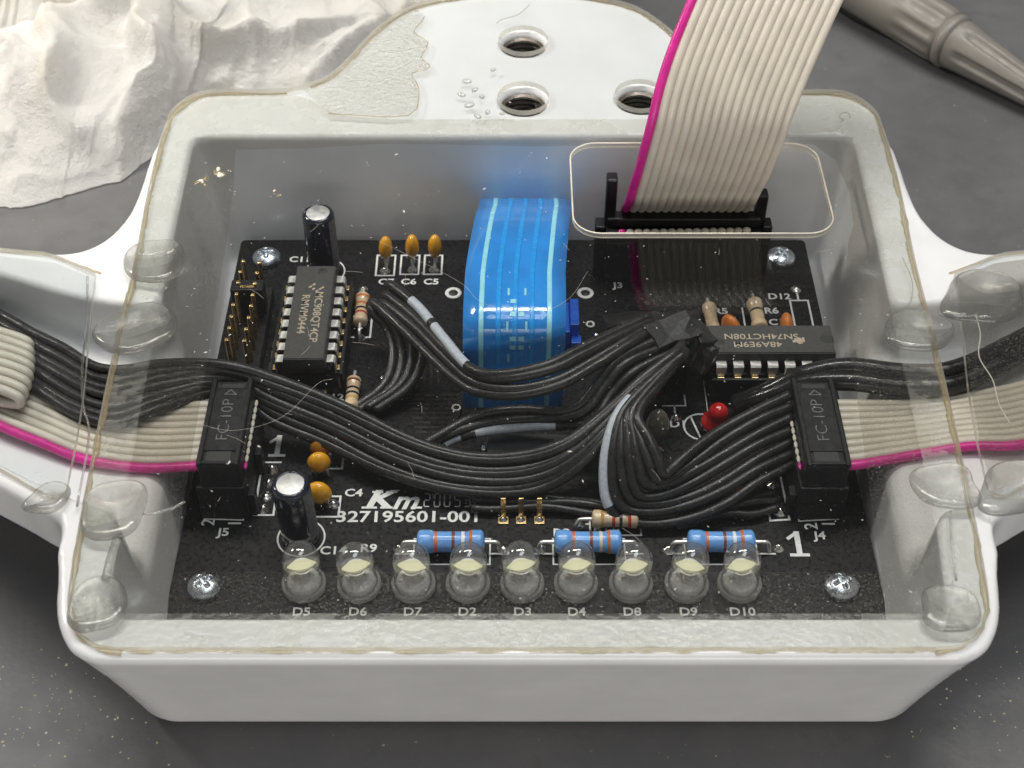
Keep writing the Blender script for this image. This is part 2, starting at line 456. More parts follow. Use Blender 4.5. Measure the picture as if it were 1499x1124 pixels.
def sampler(D):
    """bilinear lookup of a 2-D field on separable (scaled) axes"""
    def f(ax, ay):
        fx = np.clip((ax - gx[0]) / VOX, 0, len(gx) - 1.001); fy = np.clip((ay - gy[0]) / VOX, 0, len(gy) - 1.001)
        ix, iy = fx.astype(int), fy.astype(int); tx, ty = (fx - ix)[:, None], (fy - iy)[None]
        A = D[np.ix_(ix, iy)] * (1 - tx) + D[np.ix_(ix + 1, iy)] * tx
        B = D[np.ix_(ix, iy + 1)] * (1 - tx) + D[np.ix_(ix + 1, iy + 1)] * tx
        return A * (1 - ty) + B * ty
    return f
Db, Dl, Dc = (poly_sdf(p, GX, GY) for p in (body_poly, lobe_poly, cav_poly))
Dw = np.minimum(poly_sdf(wing_poly, GX, GY), poly_sdf(np.array(mirror(wing_poly)), GX, GY))
Dh = np.minimum(poly_sdf(chan_poly, GX, GY), poly_sdf(np.array(mirror(chan_poly)), GX, GY))
Do = np.min([np.hypot(GX - a, GY - b) - 3.75 for a, b in HOLES], axis=0)
sb, scv = sampler(Db), sampler(Dc)
V = np.empty((len(gx), len(gy), len(gz)), np.float32)
for k, z in enumerate(gz):
    dep = max(0.0, 18.0 - z)
    d = sb(XM + (gx - XM) * (1 + .055 * dep / 30), 40 + (gy - 40) * (1 + .18 * dep / 30))
    d = rmax(rmax(d, np.float32(z - 18.0), 1.4), np.float32(-12.0 - z), 2.2)
    w = rmax(rmax(Dw + .10 * dep, np.float32(z - 18.0), 1.4), np.float32(6.6 - z), 2.0)
    l = rmax(rmax(Dl + .10 * dep, np.float32(z - 18.0), 1.4), np.float32(2.0 - z), 2.0)
    d = np.maximum(rmin(rmin(d, w, 1.5), l, .8), np.float32(z - 18.0))
    c = scv(XM + (gx - XM) * (1 + .085 * dep / 24), 27 + (gy - 27) * (1 + .10 * dep / 24))
    c = rmax(c, np.float32(-5.0 - z), 1.5)
    h = rmax(Dh, np.float32(8.4 - z), 2.0)
    d = rmax(d, -rmin(c, h, 2.4), .9)
    V[:, :, k] = rmax(d, -(Do - max(0.0, z - 17.2) * .7), .3)
def surface_nets(V, o, s):
    neg = V < 0
    nx, ny, nz = V.shape
    c = np.zeros((nx - 1, ny - 1, nz - 1), np.int8)
    sl = [(slice(i, nx - 1 + i), slice(j, ny - 1 + j), slice(k, nz - 1 + k)) for i in (0, 1) for j in (0, 1) for k in (0, 1)]
    for q in sl: c += neg[q]
    act = (c > 0) & (c < 8)
    idx = -np.ones(act.shape, np.int64); ai = np.argwhere(act); idx[act] = np.arange(len(ai))
    acc = np.zeros((len(ai), 3)); cnt = np.zeros(len(ai))
    corners = [(i, j, k) for i in (0, 1) for j in (0, 1) for k in (0, 1)]
    for a in corners:
        for ax in range(3):
            if a[ax] == 1: continue
            b = list(a); b[ax] = 1
            va = V[ai[:, 0] + a[0], ai[:, 1] + a[1], ai[:, 2] + a[2]]; vb = V[ai[:, 0] + b[0], ai[:, 1] + b[1], ai[:, 2] + b[2]]
            x = (va < 0) != (vb < 0)
            t = np.where(x, va / np.where(x, va - vb, 1), 0)
            p = np.tile(np.array(a, float), (len(ai), 1)); p[:, ax] += t
            acc[x] += p[x]; cnt += x
    verts = (ai + acc / cnt[:, None]) * s + np.array(o)
    quads = []
    for ax in range(3):
        n1, n2 = [(1, 2), (2, 0), (0, 1)][ax]
        A = [slice(None)] * 3; B = [slice(None)] * 3
        A[ax] = slice(0, -1); B[ax] = slice(1, None)
        e = np.argwhere(neg[tuple(A)] != neg[tuple(B)])
        e = e[(e[:, n1] > 0) & (e[:, n2] > 0) & (e[:, n1] < V.shape[n1] - 1) & (e[:, n2] < V.shape[n2] - 1)]
        flip = neg[e[:, 0], e[:, 1], e[:, 2]]
        def cell(d1, d2):
            q = e.copy(); q[:, n1] -= d1; q[:, n2] -= d2
            return idx[q[:, 0], q[:, 1], q[:, 2]]
        q = np.stack([cell(1, 1), cell(0, 1), cell(0, 0), cell(1, 0)], 1)
        q[~flip] = q[~flip][:, ::-1]
        quads.append(q)
    return verts, np.concatenate(quads)
vs, qs = surface_nets(V, (gx[0], gy[0], gz[0]), VOX)
hm = bpy.data.meshes.new('shell')
hm.vertices.add(len(vs)); hm.vertices.foreach_set('co', vs.astype(np.float32).ravel())
hm.loops.add(len(qs) * 4); hm.loops.foreach_set('vertex_index', qs.astype(np.int32).ravel())
hm.polygons.add(len(qs)); hm.polygons.foreach_set('loop_start', np.arange(0, len(qs) * 4, 4, dtype=np.int32))
hm.polygons.foreach_set('use_smooth', [True] * len(qs))
hm.materials.append(M['white']); hm.update(calc_edges=True); hm.validate()
del V
housing = thing('device_housing', 'white glossy plastic device housing with rounded tub, two arms and drilled back lobe', 'housing', (XM, 30, -12))
put('shell', hm, housing)
prof = []
for k in range(17):
    z = 17.1 - k * .95
    prof += [(3.80, z), (3.80, z - .2), (3.2, z - .48), (3.2, z - .67)]
ins = lathe_me('threaded_insert', prof, 'thread', 40, smooth=False)
for (a, b) in HOLES:
    put('threaded_insert', ins, housing, T(a, b, 0))
    put('hole_floor', lathe_me('hole_floor', [(0, 2.6), (3.9, 2.6), (3.9, 2.9), (0, 2.9)], 'thread', 24), housing, T(a, b, 0))
for (a, b) in ((-40.7, 64.8), (44.6, 64.8), (-40.7, -2.4), (44.3, -2.4)):
    put('standoff', lathe_me('standoff', [(0, -5.2), (3, -5.2), (2.6, -1.62), (0, -1.62)], 'white', 20), housing, T(a, b, 0))

# ---------------------------------------------------------------- circuit board
pcb = thing('circuit_board', 'black circuit board with clear lamps and chips screwed inside the white tub', 'circuit board', (1.8, 30, -1.6))
m = prism_me('board', rrect(-45.6, 49.3, -13, 70, .8, 3), [], -1.6, 0, ['pcb', 'pcb'])
put('board', m, pcb)
Z = .015
def strip(pts, w, mat, z=Z, name='printed_outline', closed=False):
    """thin printed line on the board"""
    vs, fs = [], []
    L = len(pts)
    pr = list(pts) + ([pts[0]] if closed else [])
    for a, b in zip(pr[:-1], pr[1:]):
        a = np.array(a, float); b = np.array(b, float)
        d = b - a; d /= np.linalg.norm(d); n = np.array([-d[1], d[0]]) * w / 2
        a2, b2 = a - d * w / 2, b + d * w / 2
        s = len(vs)
        vs += [(*(a2 - n), z), (*(b2 - n), z), (*(b2 + n), z), (*(a2 + n), z)]
        fs.append((s, s + 1, s + 2, s + 3)); z += .0015
    return put(name, me(name, vs, fs, mat, False), pcb)
def silk(s, x, y, size=1.9, rz=0, bold=.02, sx=1.0, shear=0, name='printed_text'):
    return text(name, s, x, y, Z + .012, size, 'silk', pcb, rz, bold, shear, sx)
for s, x, y in (('C7', -20.6, 59.3), ('C6', -16.9, 59.3), ('C5', -13.2, 59.3), ('C11', -35.2, 64.9), ('C4', -22.4, 14.2), ('J5', -39.8, 7.1), ('C14', -24.4, 3.9), ('R9', -19.6, 4.3), ('R8', 6.8, 7.0), ('R11', 12.9, 7.1), ('J4', 42.4, 6.5), ('R5', 33.4, 52.2), ('R6', 41.5, 52.3), ('C1', 42.0, 49.6), ('D12', 43.2, 55.7), ('D1', 24.6, 27.5), ('J3', 17.3, 58.4), ('R12', -27.0, 33.0)):
    silk(s, x, y, sx=1.12, bold=.045)
LEDX = [-27.7, -20.3, -13.1, -5.9, 1.4, 8.5, 15.8, 23.2, 30.3]
for s, x in zip(('D5', 'D6', 'D7', 'D2', 'D3', 'D4', 'D8', 'D9', 'D10'), LEDX): silk(s, x, -6.25, 1.8, sx=1.1, bold=.03)
silk('1', -34.1, 23.2, 5.2, bold=.12); silk('1', 39.2, 5.1, 5.4, bold=.12)
strip([(-35.1, 21.35), (-33.1, 21.35)], .5, 'silk'); strip([(38.1, 3.2), (40.3, 3.2)], .5, 'silk')
strip([(-35.2, 24.0), (-34.3, 24.8)], .5, 'silk'); strip([(38.0, 6.1), (39.0, 6.9)], .5, 'silk')
silk('2', -42.1, 8.9, 2.6, rz=math.pi / 2); silk('1', -38.4, 8.7, 2.6, rz=math.pi / 2)
silk('2', 41.5, 8.2, 2.6, rz=math.pi / 2); silk('1', 44.0, 8.6, 2.6, rz=math.pi / 2)
silk('K', -18.9, 12.95, 4.3, bold=.17, shear=.32, sx=1.25, name='printed_logo'); silk('m', -15.1, 12.7, 4.5, bold=.12, shear=.36, sx=1.0, name='printed_logo')
for x0, x1, y in ((-20.9, -19.1, 11.55), (-18.3, -16.9, 11.55), (-19.6, -18.4, 14.4), (-17.6, -16.4, 14.4), (-14.0, -12.8, 11.55)): strip([(x0, y), (x1, y)], .36, 'silk', name='printed_logo')
silk('327195601-001', -14.4, 9.8, 2.75, sx=1.17, bold=.05)
# date code in broken seven-segment strokes
SEG = dict(a=((0, 2), (1, 2)), b=((1, 2), (1, 1)), c=((1, 1), (1, 0)), d=((0, 0), (1, 0)), e=((0, 0), (0, 1)), f=((0, 1), (0, 2)), g=((0, 1), (1, 1)))
DIG = {'2': 'abged', '0': 'abcdef', '5': 'afgcd', '3': 'abgcd', '7': 'abc', '8': 'abcdefg', '6': 'afgedc'}
for i, ch in enumerate('200532'):
    for sg in DIG[ch]:
        (ax, ay), (bx, by) = SEG[sg]
        ox = -12.4 + i * 1.42 + .05
        a = np.array((ox + ax * .78, 11.75 + ay * 1.15)); b = np.array((ox + bx * .78, 11.75 + by * 1.15)); d = b - a
        strip([a + d * .2, b - d * .2], .2, 'silk', name='printed_text')
def rect(x0, y0, x1, y1, w=.3): strip([(x0, y0), (x1, y0), (x1, y1), (x0, y1)], w, 'silk', closed=True)
rect(-22.4, 60.9, -19.4, 66.0); rect(-18.4, 61.2, -15.4, 66.0); rect(-14.5, 61.2, -11.6, 66.0)
strip([(-33.4, 20.0), (-36.0, 20.0), (-36.0, 10.2), (-33.3, 10.2), (-33.3, 13.6)], .3, 'silk'); strip([(35.6, 17.4), (35.6, 19.8), (38.3, 19.8), (38.6, 9.4), (35.9, 9.2), (35.9, 10.2)], .3, 'silk')
strip([(-42.8, 11), (-42.8, 9.5), (-37.4, 9.3), (-37.2, 10.4)], .22, 'silk'); strip([(39.3, 21.8), (39.9, 9.1), (45.5, 9.5), (45.5, 10.6)], .22, 'silk')
strip([(44.8, 47), (44.8, 54.8), (47.7, 54.8), (47.7, 47)], .3, 'silk'); strip([(46.2, 54.8), (46.2, 56.6)], .3, 'silk')
strip([(38.2, 47), (36.9, 47), (36.9, 53)], .25, 'silk'); rect(40.6, 44, 43.6, 48, .25)
rect(-25.4, 46.2, -22.3, 53, .3)
strip([(22.6, 31.3), (26.0, 31.3), (26.0, 33.5)], .25, 'silk'); strip([(24.3, 31.3), (24.3, 29.3)], .25, 'silk'); strip([(29.2, 36.5), (29.2, 27.2), (29.8, 27.2)], .15, 'silk')
rect(10.8, 6.6, 17.8, 9.6, .25); strip([(9.4, 8.6), (10.8, 8.6)], .25, 'silk'); strip([(17.8, 8.6), (19, 8.6)], .25, 'silk')
for a, b in ((-13.4, -3.0), (5.6, 15.4), (23.6, 33.4)):
    rect(a, 1.6, b, 6.0, .22); strip([(b, 3.4), (b + 2.4, 3.4)], .28, 'silk'); strip([(a - 2.4, 3.4), (a, 3.4)], .28, 'silk')
strip([(-28.2, 22.4), (-28.9, 22.4), (-28.9, 18.8), (-24.4, 18.8), (-24.4, 22.4)], .3, 'silk'); strip([(-28.0, 9.9), (-24.2, 9.9), (-24.2, 13.6), (-26, 13.6)], .3, 'silk')
for k in range(5): strip([(-37.2 + .0 * k, 45.5 - k * 2.5), (-37.2, 44.0 - k * 2.5)], .22, 'silk')
strip([(-9.8, 38.6), (-9.8, 37.4)], .3, 'silk')
strip([(-44, .2), (48, .2)], .10, 'trace')
rng = random.Random(5)
for k in range(9):   # bundles of masked traces
    y = 26.0 + k * .95
    strip([(-14 - k * .2, y), (-9.8 + k * .2, y), (-8.2 + k * .3, y + 1.6), (-7.6, y + 3.4)], .42, 'trace', z=.006, name='copper_trace')
for k in range(7):
    strip([(-21.5 + k * 1.1, 45), (-18 + k * 1.1, 41.5), (-17.8 + k * 1.1, 36)], .4, 'trace', z=.006, name='copper_trace')
for k in range(6):
    strip([(11.5, 44 - k * 1.1), (15 + k * .5, 44 - k * 1.1), (19, 48 - k * 1.0), (24, 48 - k)], .4, 'trace', z=.006, name='copper_trace')
for k in range(8):
    strip([(-22 + k * 3.4, 1.2), (-20 + k * 3.4, -.6), (-20 + k * 3.4, -3)], .4, 'trace', z=.006, name='copper_trace')
pad = lathe_me('solder_joint', [(1.0, 0), (.98, .1), (.7, .35), (.42, .75), (.2, .95), (0, 1.0)], 'solder', 16)
for x, y in ((-34.4, 18.6), (-34.6, 16.1), (-34.7, 13.6), (-34.8, 11.3), (36.7, 18.2), (37.1, 15.7), (37.1, 13.2), (37.4, 10.7), (-23.9, 46.0), (9.3, 8.7), (19.2, 8.7), (36.4, 4.4), (21.4, 4.2), (-15.4, 4.3), (-1.2, 4.2), (4.0, 4.2), (46.1, 57.4), (24.3, 28.8), (-25.1, 12.2), (-20.9, 62.0), (-16.5, 62.3), (-12.9, 62.3), (21.2, 22.6), (-24.2, 57.5)):
    put('solder_joint', pad, pcb, T(x, y, 0, rng.random() * 6) @ Matrix.Diagonal((rng.uniform(.8, 1), rng.uniform(.8, 1), rng.uniform(.5, .9), 1)))
ringm = lathe_me('plated_hole', [(.75, .0), (.75, .05), (1.35, .05), (1.35, 0)], 'silk', 24)
hole = lathe_me('plated_hole_bore', [(0, .03), (.8, .03), (.8, .02)], 'chipdark', 20)
for x, y in ((-9.5, 56.6), (11.9, 56.6), (12.4, 49.2), (-8.3, 30.9)):
    s = .55 if y < 50 else 1
    r_ = put('plated_hole', ringm, pcb, T(x, y, 0) @ Matrix.Diagonal((s, s, 1, 1))); put('bore', hole, r_, T(x, y, 0) @ Matrix.Diagonal((s, s, 1, 1)))
via = lathe_me('via', [(.55, 0), (.5, .12), (.25, .25), (0, .28)], 'solder', 12)
for x, y in ((-19.7, 37.2), (-14.5, 39.3), (-11.5, 39.1), (-14.1, 37.4), (-26.4, 38.2), (13.2, 46.8), (-6.0, 47), (26, 47), (30.5, 31), (19, 44)):
    put('via', via, pcb, T(x, y, 0))

# screws with a cross recess
def screw_me():
    nr, na = 22, 64
    vs, fs = [], []
    for i in range(nr + 1):
        r = 2.35 * i / nr
        for k in range(na):
            a = 2 * math.pi * k / na
            x, y = r * math.cos(a), r * math.sin(a)
            z = 1.55 * math.sqrt(max(0, 1 - (r / 2.5) ** 2)) + .25
            cr = min(max(abs(x) - .34, abs(y) - 1.25), max(abs(y) - .34, abs(x) - 1.25))
            z -= .85 * min(1, max(0, -cr / .16)) * (1 - .35 * r)
            vs.append((x, y, z))
    for i in range(nr):
        for k in range(na):
            k2 = (k + 1) % na
            fs.append((i * na + k, (i + 1) * na + k, (i + 1) * na + k2, i * na + k2))
    st = len(vs)
    for k in range(na):
        a = 2 * math.pi * k / na
        vs.append((2.35 * math.cos(a), 2.35 * math.sin(a), 0))
    for k in range(na): fs.append((nr * na + k, st + k, st + (k + 1) % na, nr * na + (k + 1) % na))
    return me('screw', vs, fs, 'screw')
scm = screw_me()
for x, y, a in ((-40.7, 64.8, .15), (44.6, 64.9, .5), (-40.9, -2.4, .7), (43.8, -2.4, .35)): put('screw', scm, pcb, T(x, y, 0, a))

# clear 5 mm lamps
zo = .25
led_prof = [(0, zo), (2.9, zo), (2.95, zo + .15), (2.95, zo + .85), (2.85, zo + 1.0), (2.52, zo + 1.05), (2.5, 2.5), (2.48, 4), (2.45, 5.9)]
for k in range(1, 10):
    a = k / 9 * math.pi / 2
    led_prof.append((2.45 * math.cos(a) if k < 9 else 0, 5.9 + 2.5 * math.sin(a)))
ledm = lathe_me('led', led_prof, ['epoxy', 'flange'], 40, idx=[1, 1, 1, 1, 1] + [0] * 20)
vs, fs = [], []
nn = 14
for k in range(nn + 1):      # lens-shaped phosphor disc
    t = -1 + 2 * k / nn
    for s in (-1, 1): vs.append((1.95 * t, s * 1.0 * (1 - t * t) ** .9, 4.55)); vs.append((1.95 * t, s * .92 * (1 - t * t) ** .9, 4.7 + .12 * (1 - t * t)))
for k in range(nn):
    a, b = k * 4, k * 4 + 4
    fs += [(a + 1, b + 1, b + 3, a + 3), (a, a + 2, b + 2, b), (a, b, b + 1, a + 1), (a + 2, a + 3, b + 3, b + 2)]
phm = me('phosphor_disc', vs, fs, 'phosphor', False)
cupm = lathe_me('reflector_cup', [(0, 3.9), (.8, 4.0), (1.3, 4.5), (1.45, 4.45), (.9, 3.4), (.9, 2.6), (1.4, 2.2), (2.1, 1.9), (2.3, 1.3), (2.2, .8), (1.8, .6), (0, .55)], 'cup', 20)  # cup; its wide base ring stands in for the bright caustic band
leadm = box_me('lead', .5, .5, 3.2, 'tin', .05)
for i, x in enumerate(LEDX):
    tilt = rng.uniform(-.05, .05); rz = rng.uniform(-.25, .25)
    mx = T(x, -2.2, 0, rz, rng.uniform(-.03, .05), tilt)
    L = put('led', ledm, pcb, mx)
    put('phosphor_disc', phm, L, mx); put('reflector_cup', cupm, L, mx)
    for s in (-1.27, 1.27): put('lead', leadm, L, mx @ Matrix.Translation((s, 0, -.2)))
    silk_r = None

# red indicator lamp
r3 = [(0, .8), (1.9, .8), (1.9, 1.6), (1.55, 1.7), (1.5, 3.6)] + [(1.5 * math.cos(k / 8 * math.pi / 2) if k < 8 else 0, 3.6 + 1.6 * math.sin(k / 8 * math.pi / 2)) for k in range(1, 9)]
mx = T(29.3, 26.3, .6, 0, .10, .18)
rl = put('red_led', lathe_me('red_led', r3, 'redled', 32), pcb, mx); rl['label'] = 'small red domed indicator lamp'
for s in (-1.27, 1.27): put('lead', leadm, rl, mx @ Matrix.Translation((s * .6, 0, -1.6)))
vs = [(28.0 + 2.6 * math.cos(a), 27.0 + 2.6 * math.sin(a)) for a in np.linspace(1.2, 4.9, 16)]
strip(vs, .28, 'silk'); strip([(26.6, 28.9), (27.6, 25.0)], .28, 'silk')

# DIP chips in sockets
def dip(name, n, cx, cy, rz, pinmat):
    """n pins a side, long axis on x before turning"""
    L = n * 2.54 + 1.2
    R = T(cx, cy, 0, rz)
    bm = bmesh.new()
    secs = [(-1, 4.75, 3.0), (0, 6.15, 3.25), (1, 7.75, 3.0)]
    pts = []
    for s, z, hw in secs:
        hl = L / 2 - (.0 if s == 0 else .28)
        pts.append([bm.verts.new((x, y, z)) for x, y in ((-hl, -hw), (hl, -hw), (hl, hw), (-hl, hw))])
    for a, b in zip(pts[:-1], pts[1:]):
        for k in range(4): bm.faces.new((a[k], a[(k + 1) % 4], b[(k + 1) % 4], b[k]))
    bm.faces.new(pts[0][::-1]); bm.faces.new(pts[-1])
    bmesh.ops.bevel(bm, geom=list(bm.edges), offset=.13, segments=2, affect='EDGES')
    ic = put(name, from_bm(name, bm, 'chip'), pcb, R)
    sk = put('socket', box_me('socket', n * 2.54, 7.2, 3.6, 'blackp', .15), ic, R @ Matrix.Translation((0, 0, .3)))
    for s in (-1, 1): put('socket_rail', box_me('socket_rail', n * 2.54 + .3, .55, 4.3, 'blackp', .12), ic, R @ Matrix.Translation((0, s * 5.25, .3)))
    # one bent pin: shoulder out from the body, then down into a brass contact
    prof = [(3.1, 6.35), (4.2, 6.35), (4.48, 6.1), (4.55, 5.4), (4.55, 3.6)]
    vs, fs = [], []
    for q, (y, z) in enumerate(prof):
        w = .76 if q < 4 else .4
        nrm = (0, .12) if q < 2 else (.1, .06) if q == 2 else (.12, 0)
        for x in (-w, w):
            vs.append((x, y, z)); vs.append((x, y - nrm[0] * 2, z - nrm[1] * 2))
    for q in range(len(prof) - 1):
        a, b = q * 4, q * 4 + 4
        fs += [(a, b, b + 2, a + 2), (a + 1, a + 3, b + 3, b + 1), (a, a + 1, b + 1, b), (a + 2, b + 2, b + 3, a + 3)]
    pin = me('pin', vs, fs, pinmat, False)
    con = box_me('socket_contact', 1.1, .5, 4.4, 'gold', .1)
    for k in range(n):
        x = (k - (n - 1) / 2) * 2.54
        for s in (0, math.pi):
            put('pin', pin, ic, R @ Matrix.Rotation(s, 4, 'Z') @ Matrix.Translation((x if s == 0 else -x, 0, 0)))
            put('socket_contact', con, ic, R @ Matrix.Rotation(s, 4, 'Z') @ Matrix.Translation((x if s == 0 else -x, 4.8, .2)))
    dm = lathe_me('dimple', [(0, .012), (.75, .012), (.8, .0)], 'chipdark', 20)
    put('dimple', dm, ic, R @ Matrix.Translation((L / 2 - 1.7, -1.1 if n == 8 else 0.9, 7.752)))
    return ic, R, L
ic, R, L = dip('integrated_circuit', 8, -30.7, 43.9, math.pi / 2, 'tin')
ic['label'] = 'sixteen pin chip standing lengthwise beside the brass pin header'
mxt = T(-29.7, 42.6, 7.77, -math.pi / 2)
put('marking', text_me('MC908QT4CP', 1.75, 'laser', 0.01), ic, mxt @ Matrix.Diagonal((1.05, 1, 1, 1)))
put('marking', text_me('RMVM0444', 1.75, 'laser', 0.01), ic, T(-31.7, 43.2, 7.77, -math.pi / 2) @ Matrix.Diagonal((1.05, 1, 1, 1)))
for dx, dy in ((0, 0), (.55, -.5), (1.1, -1.0), (1.6, -.5), (.5, .5), (1.9, -.2)):
    put('marking', box_me('marking', .5, .32, .012, 'laser', 0), ic, T(-31.2 + dx, 49.4 + dy, 7.76, .8))
put('end_contact', box_me('end_contact', .9, .9, .5, 'gold', .1), ic, T(-33.2, 32.6, 1.4)); put('end_contact', box_me('end_contact', .9, .9, .5, 'gold', .1), ic, T(-28.2, 32.6, 1.4))
ic, R, L = dip('integrated_circuit', 7, 38.6, 37.7, math.pi, 'tin')
ic['label'] = 'fourteen pin chip lying crosswise with upside-down gold lettering'
put('marking', text_me('SN74HCT08N', 1.65, 'laser', 0.012), ic, T(37.2, 38.25, 7.77, math.pi) @ Matrix.Diagonal((1.12, 1, 1, 1)))
put('marking', text_me('48A9E9M', 1.65, 'laser', 0.012), ic, T(36.5, 36.55 + .0, 7.77, math.pi) @ Matrix.Diagonal((1.12, 1, 1, 1)))
for dx, dy, w, h, a in ((0, 0, 1.0, .9, .4), (.7, .1, .35, 1.0, 0), (-.7, -.25, .5, .5, .5), (.2, -.6, .7, .3, .3)):
    put('marking', box_me('marking', w, h, .012, 'laser', 0), ic, T(42.7 + dx, 37.4 + dy, 7.76, a))
nt_ = [(47.9, 36.9)] + [(46.6 + .75 * math.cos(a), 37.65 + .75 * math.sin(a)) for a in np.linspace(-math.pi / 2, -1.5 * math.pi, 10)] + [(47.9, 38.4)]
put('notch', prism_me('notch', nt_, [], 7.752, 7.764, ['chipdark', 'chipdark']), ic)
box('small_chip', -3.6, 8.6, 17.6, 23.2, .4, 2.6, 'chip', pcb, .15)
put('chip_lead', box_me('chip_lead', .5, .9, 2.0, 'tin', .05), pcb, T(-4.1, 21.0, .1))
text('printed_text', '74S', 6.2, 21.6, 2.62, 1.6, 'emboss', pcb, 0)

# electrolytic capacitors
def elcap(x, y, h, tx=0, ty=0):
    r = 2.55
    mx = T(x, y, .1, 0, tx, ty)
    pr = [(0, 0), (r - .25, 0), (r, .25), (r, .9), (r - .14, 1.15), (r, 1.45), (r, h - .55), (r - .15, h - .2), (r - .45, h), (1.95, h + .02), (1.85, h - .08)]
    c = put('electrolytic_capacitor', lathe_me('electrolytic_capacitor', pr, 'sleeve', 40), pcb, mx)
    put('can_top', lathe_me('can_top', [(1.9, h - .1), (1.7, h - .03), (0, h - .03)], 'alu', 32), c, mx)
    m = lathe_me('polarity_stripe', [(r + .012, 1.6), (r + .012, h - .6)], 'emboss', 40)
    bm = bmesh.new(); bm.from_mesh(m)
    bmesh.ops.delete(bm, geom=[f for f in bm.faces if not (f.calc_center_median().x > 1.75)], context='FACES')
    bm.to_mesh(m); bm.free(); put('polarity_stripe', m, c, mx)
    ringp = lathe_me('printed_ring', [(3.1, Z), (3.35, Z)], 'silk', 40); put('printed_outline', ringp, pcb, T(x, y, 0))
elcap(-30.8, 61.9, 12.3); elcap(-29.0, 6.2, 11.6, .02, -.02)

# axial resistors: dog-bone body along x, bands as rings, bent leads
def resistor(x, y, z, rz, ln, r, mat, bands, lead=True, tip=0):
    R = T(x, y, z, rz, 0, tip)
    h = ln / 2
    def rad(t):
        a = abs(t)
        base = r * (1.0 if a > .62 else .86 + .14 * max(0, (a - .45) / .17))
        return base * math.sqrt(max(0, 1 - max(0, (a - .86) / .14) ** 2)) if a > .86 else base
    turn = Matrix.Rotation(math.pi / 2, 4, 'Y')
    pr = [(0 if abs(t) > .999 else rad(t), h * t) for t in np.linspace(-1, 1, 41)]
    b = put('resistor', lathe_me('resistor', pr, mat, 24), pcb, R @ turn)
    for t, col in bands:
        w = .045 if ln > 8 else .065
        bp = [(rad(q) + .015, h * q) for q in np.linspace(t - w, t + w, 4)]
        put('colour_band', lathe_me('colour_band', bp, 'b_' + col, 24), b, R @ turn)
    if lead:
        for s in (-1, 1):
            p = spline([(s * (h - .2), 0, 0), (s * (h + .9), 0, 0), (s * (h + 1.7), 0, -.25), (s * (h + 2.1), 0, -z + .1)], 5)
            put('lead', tube_me('lead', p, .28, 'tin', 8), b, R)
    return b
resistor(-23.8, 50.5, 2.0, math.pi / 2, 6.8, 1.15, 'tan', [(.68, 'orange_'), (.22, 'orange_'), (-.12, 'black'), (-.40, 'red')])
resistor(-23.8, 32.0, 1.8, math.pi / 2, 6.5, 1.15, 'tan', [(.68, 'brown'), (.2, 'black'), (-.12, 'black'), (-.40, 'gold_')])
resistor(38.6, 49.2, 2.0, math.pi / 2 + .04, 6.6, 1.25, 'tan', [(.15, 'black')])
resistor(31.3, 48.4, 2.0, math.pi / 2 + .03, 6.2, 1.15, 'tan', [])
resistor(14.2, 8.1, 1.7, 0, 6.6, 1.3, 'tan', [(-.55, 'gold_'), (-.08, 'red'), (.22, 'black'), (.58, 'red')])
for x in (-8.3, 10.3, 28.3):
    resistor(x, 3.8, 2.1, 0, 9.4, 1.65, 'bluer', [(-.42, 'orange_'), (.08, 'brown'), (.36, 'white_' if x != 10.3 else 'cream'), (.58, 'orange_')])

# dipped capacitors
def blob_me(name, rx, ry, rz_, mat, low=.55):
    prof = []
    vs, fs = [], []
    n, mth = 20, 14
    for i in range(mth + 1):
        th = math.pi * i / mth
        for k in range(n):
            a = 2 * math.pi * k / n
            s = math.sin(th); c = math.cos(th)
            taper = 1 - low * max(0, c) ** 1.5
            vs.append((rx * s * math.cos(a) * taper, ry * s * math.sin(a) * taper, -rz_ * c))
    for i in range(mth):
        for k in range(n): fs.append((i * n + k, i * n + (k + 1) % n, (i + 1) * n + (k + 1) % n, (i + 1) * n + k))
    return me(name, vs, fs, mat)
drop = blob_me('dipped_capacitor', 1.15, 1.5, 2.6, 'yellow')
for x, y, a in ((-20.6, 62.6, .0), (-16.3, 63.0, .1), (-12.6, 63.0, .15)):
    c = put('dipped_capacitor', drop, pcb, T(x, y, 4.2, a, .05, .05))
    for s in (-1, 1): put('lead', tube_me('lead', spline([(x, y + s * .7, 3.0), (x, y + s * 1.0, 1.4), (x, y + s * 1.1, 0)], 4), .25, 'tin', 8), c)
for x, y, z, mt, rz, sc in ((-27.3, 20.6, 2.6, 'amber', .3, (1.7, 1.2, 1.9)), (-27.4, 17.6, 2.6, 'yellow', .15, (1.7, 1.25, 1.9)), (-26.9, 12.0, 2.5, 'yellow', -.1, (1.9, 1.3, 2.1)), (31.2, 13.2, 1.8, 'yellow', .5, (1.2, .8, 1.7))):
    c = put('dipped_capacitor', blob_me('dipped_capacitor', *sc, mt, .35), pcb, T(x, y, z, rz, .0, .05))
    for s in (-1, 1): put('lead', tube_me('lead', [(x + s * 1.0, y, z - .8), (x + s * 1.1, y, 0)], .25, 'tin', 8), c)
disc = blob_me('ceramic_capacitor', 1.1, 2.2, 2.6, 'orange', .1)
for x, y, a in ((34.0, 44.9, .55), (42.6, 45.0, .0)):
    c = put('ceramic_capacitor', disc, pcb, T(x, y, 3.1, a, .0, -.12))
    for s in (-1, 1): put('lead', tube_me('lead', [(x, y + s * 1.1, 1.6), (x, y + s * 1.2, 0)], .25, 'tin', 8), c)
cr = put('crystal', blob_me('crystal', 1.8, 1.5, 3.4, 'crystal', .12), pcb, T(20.9, 23.5, 3.6, .25, -.1, .05)); cr['label'] = 'dark olive glassy upright component'
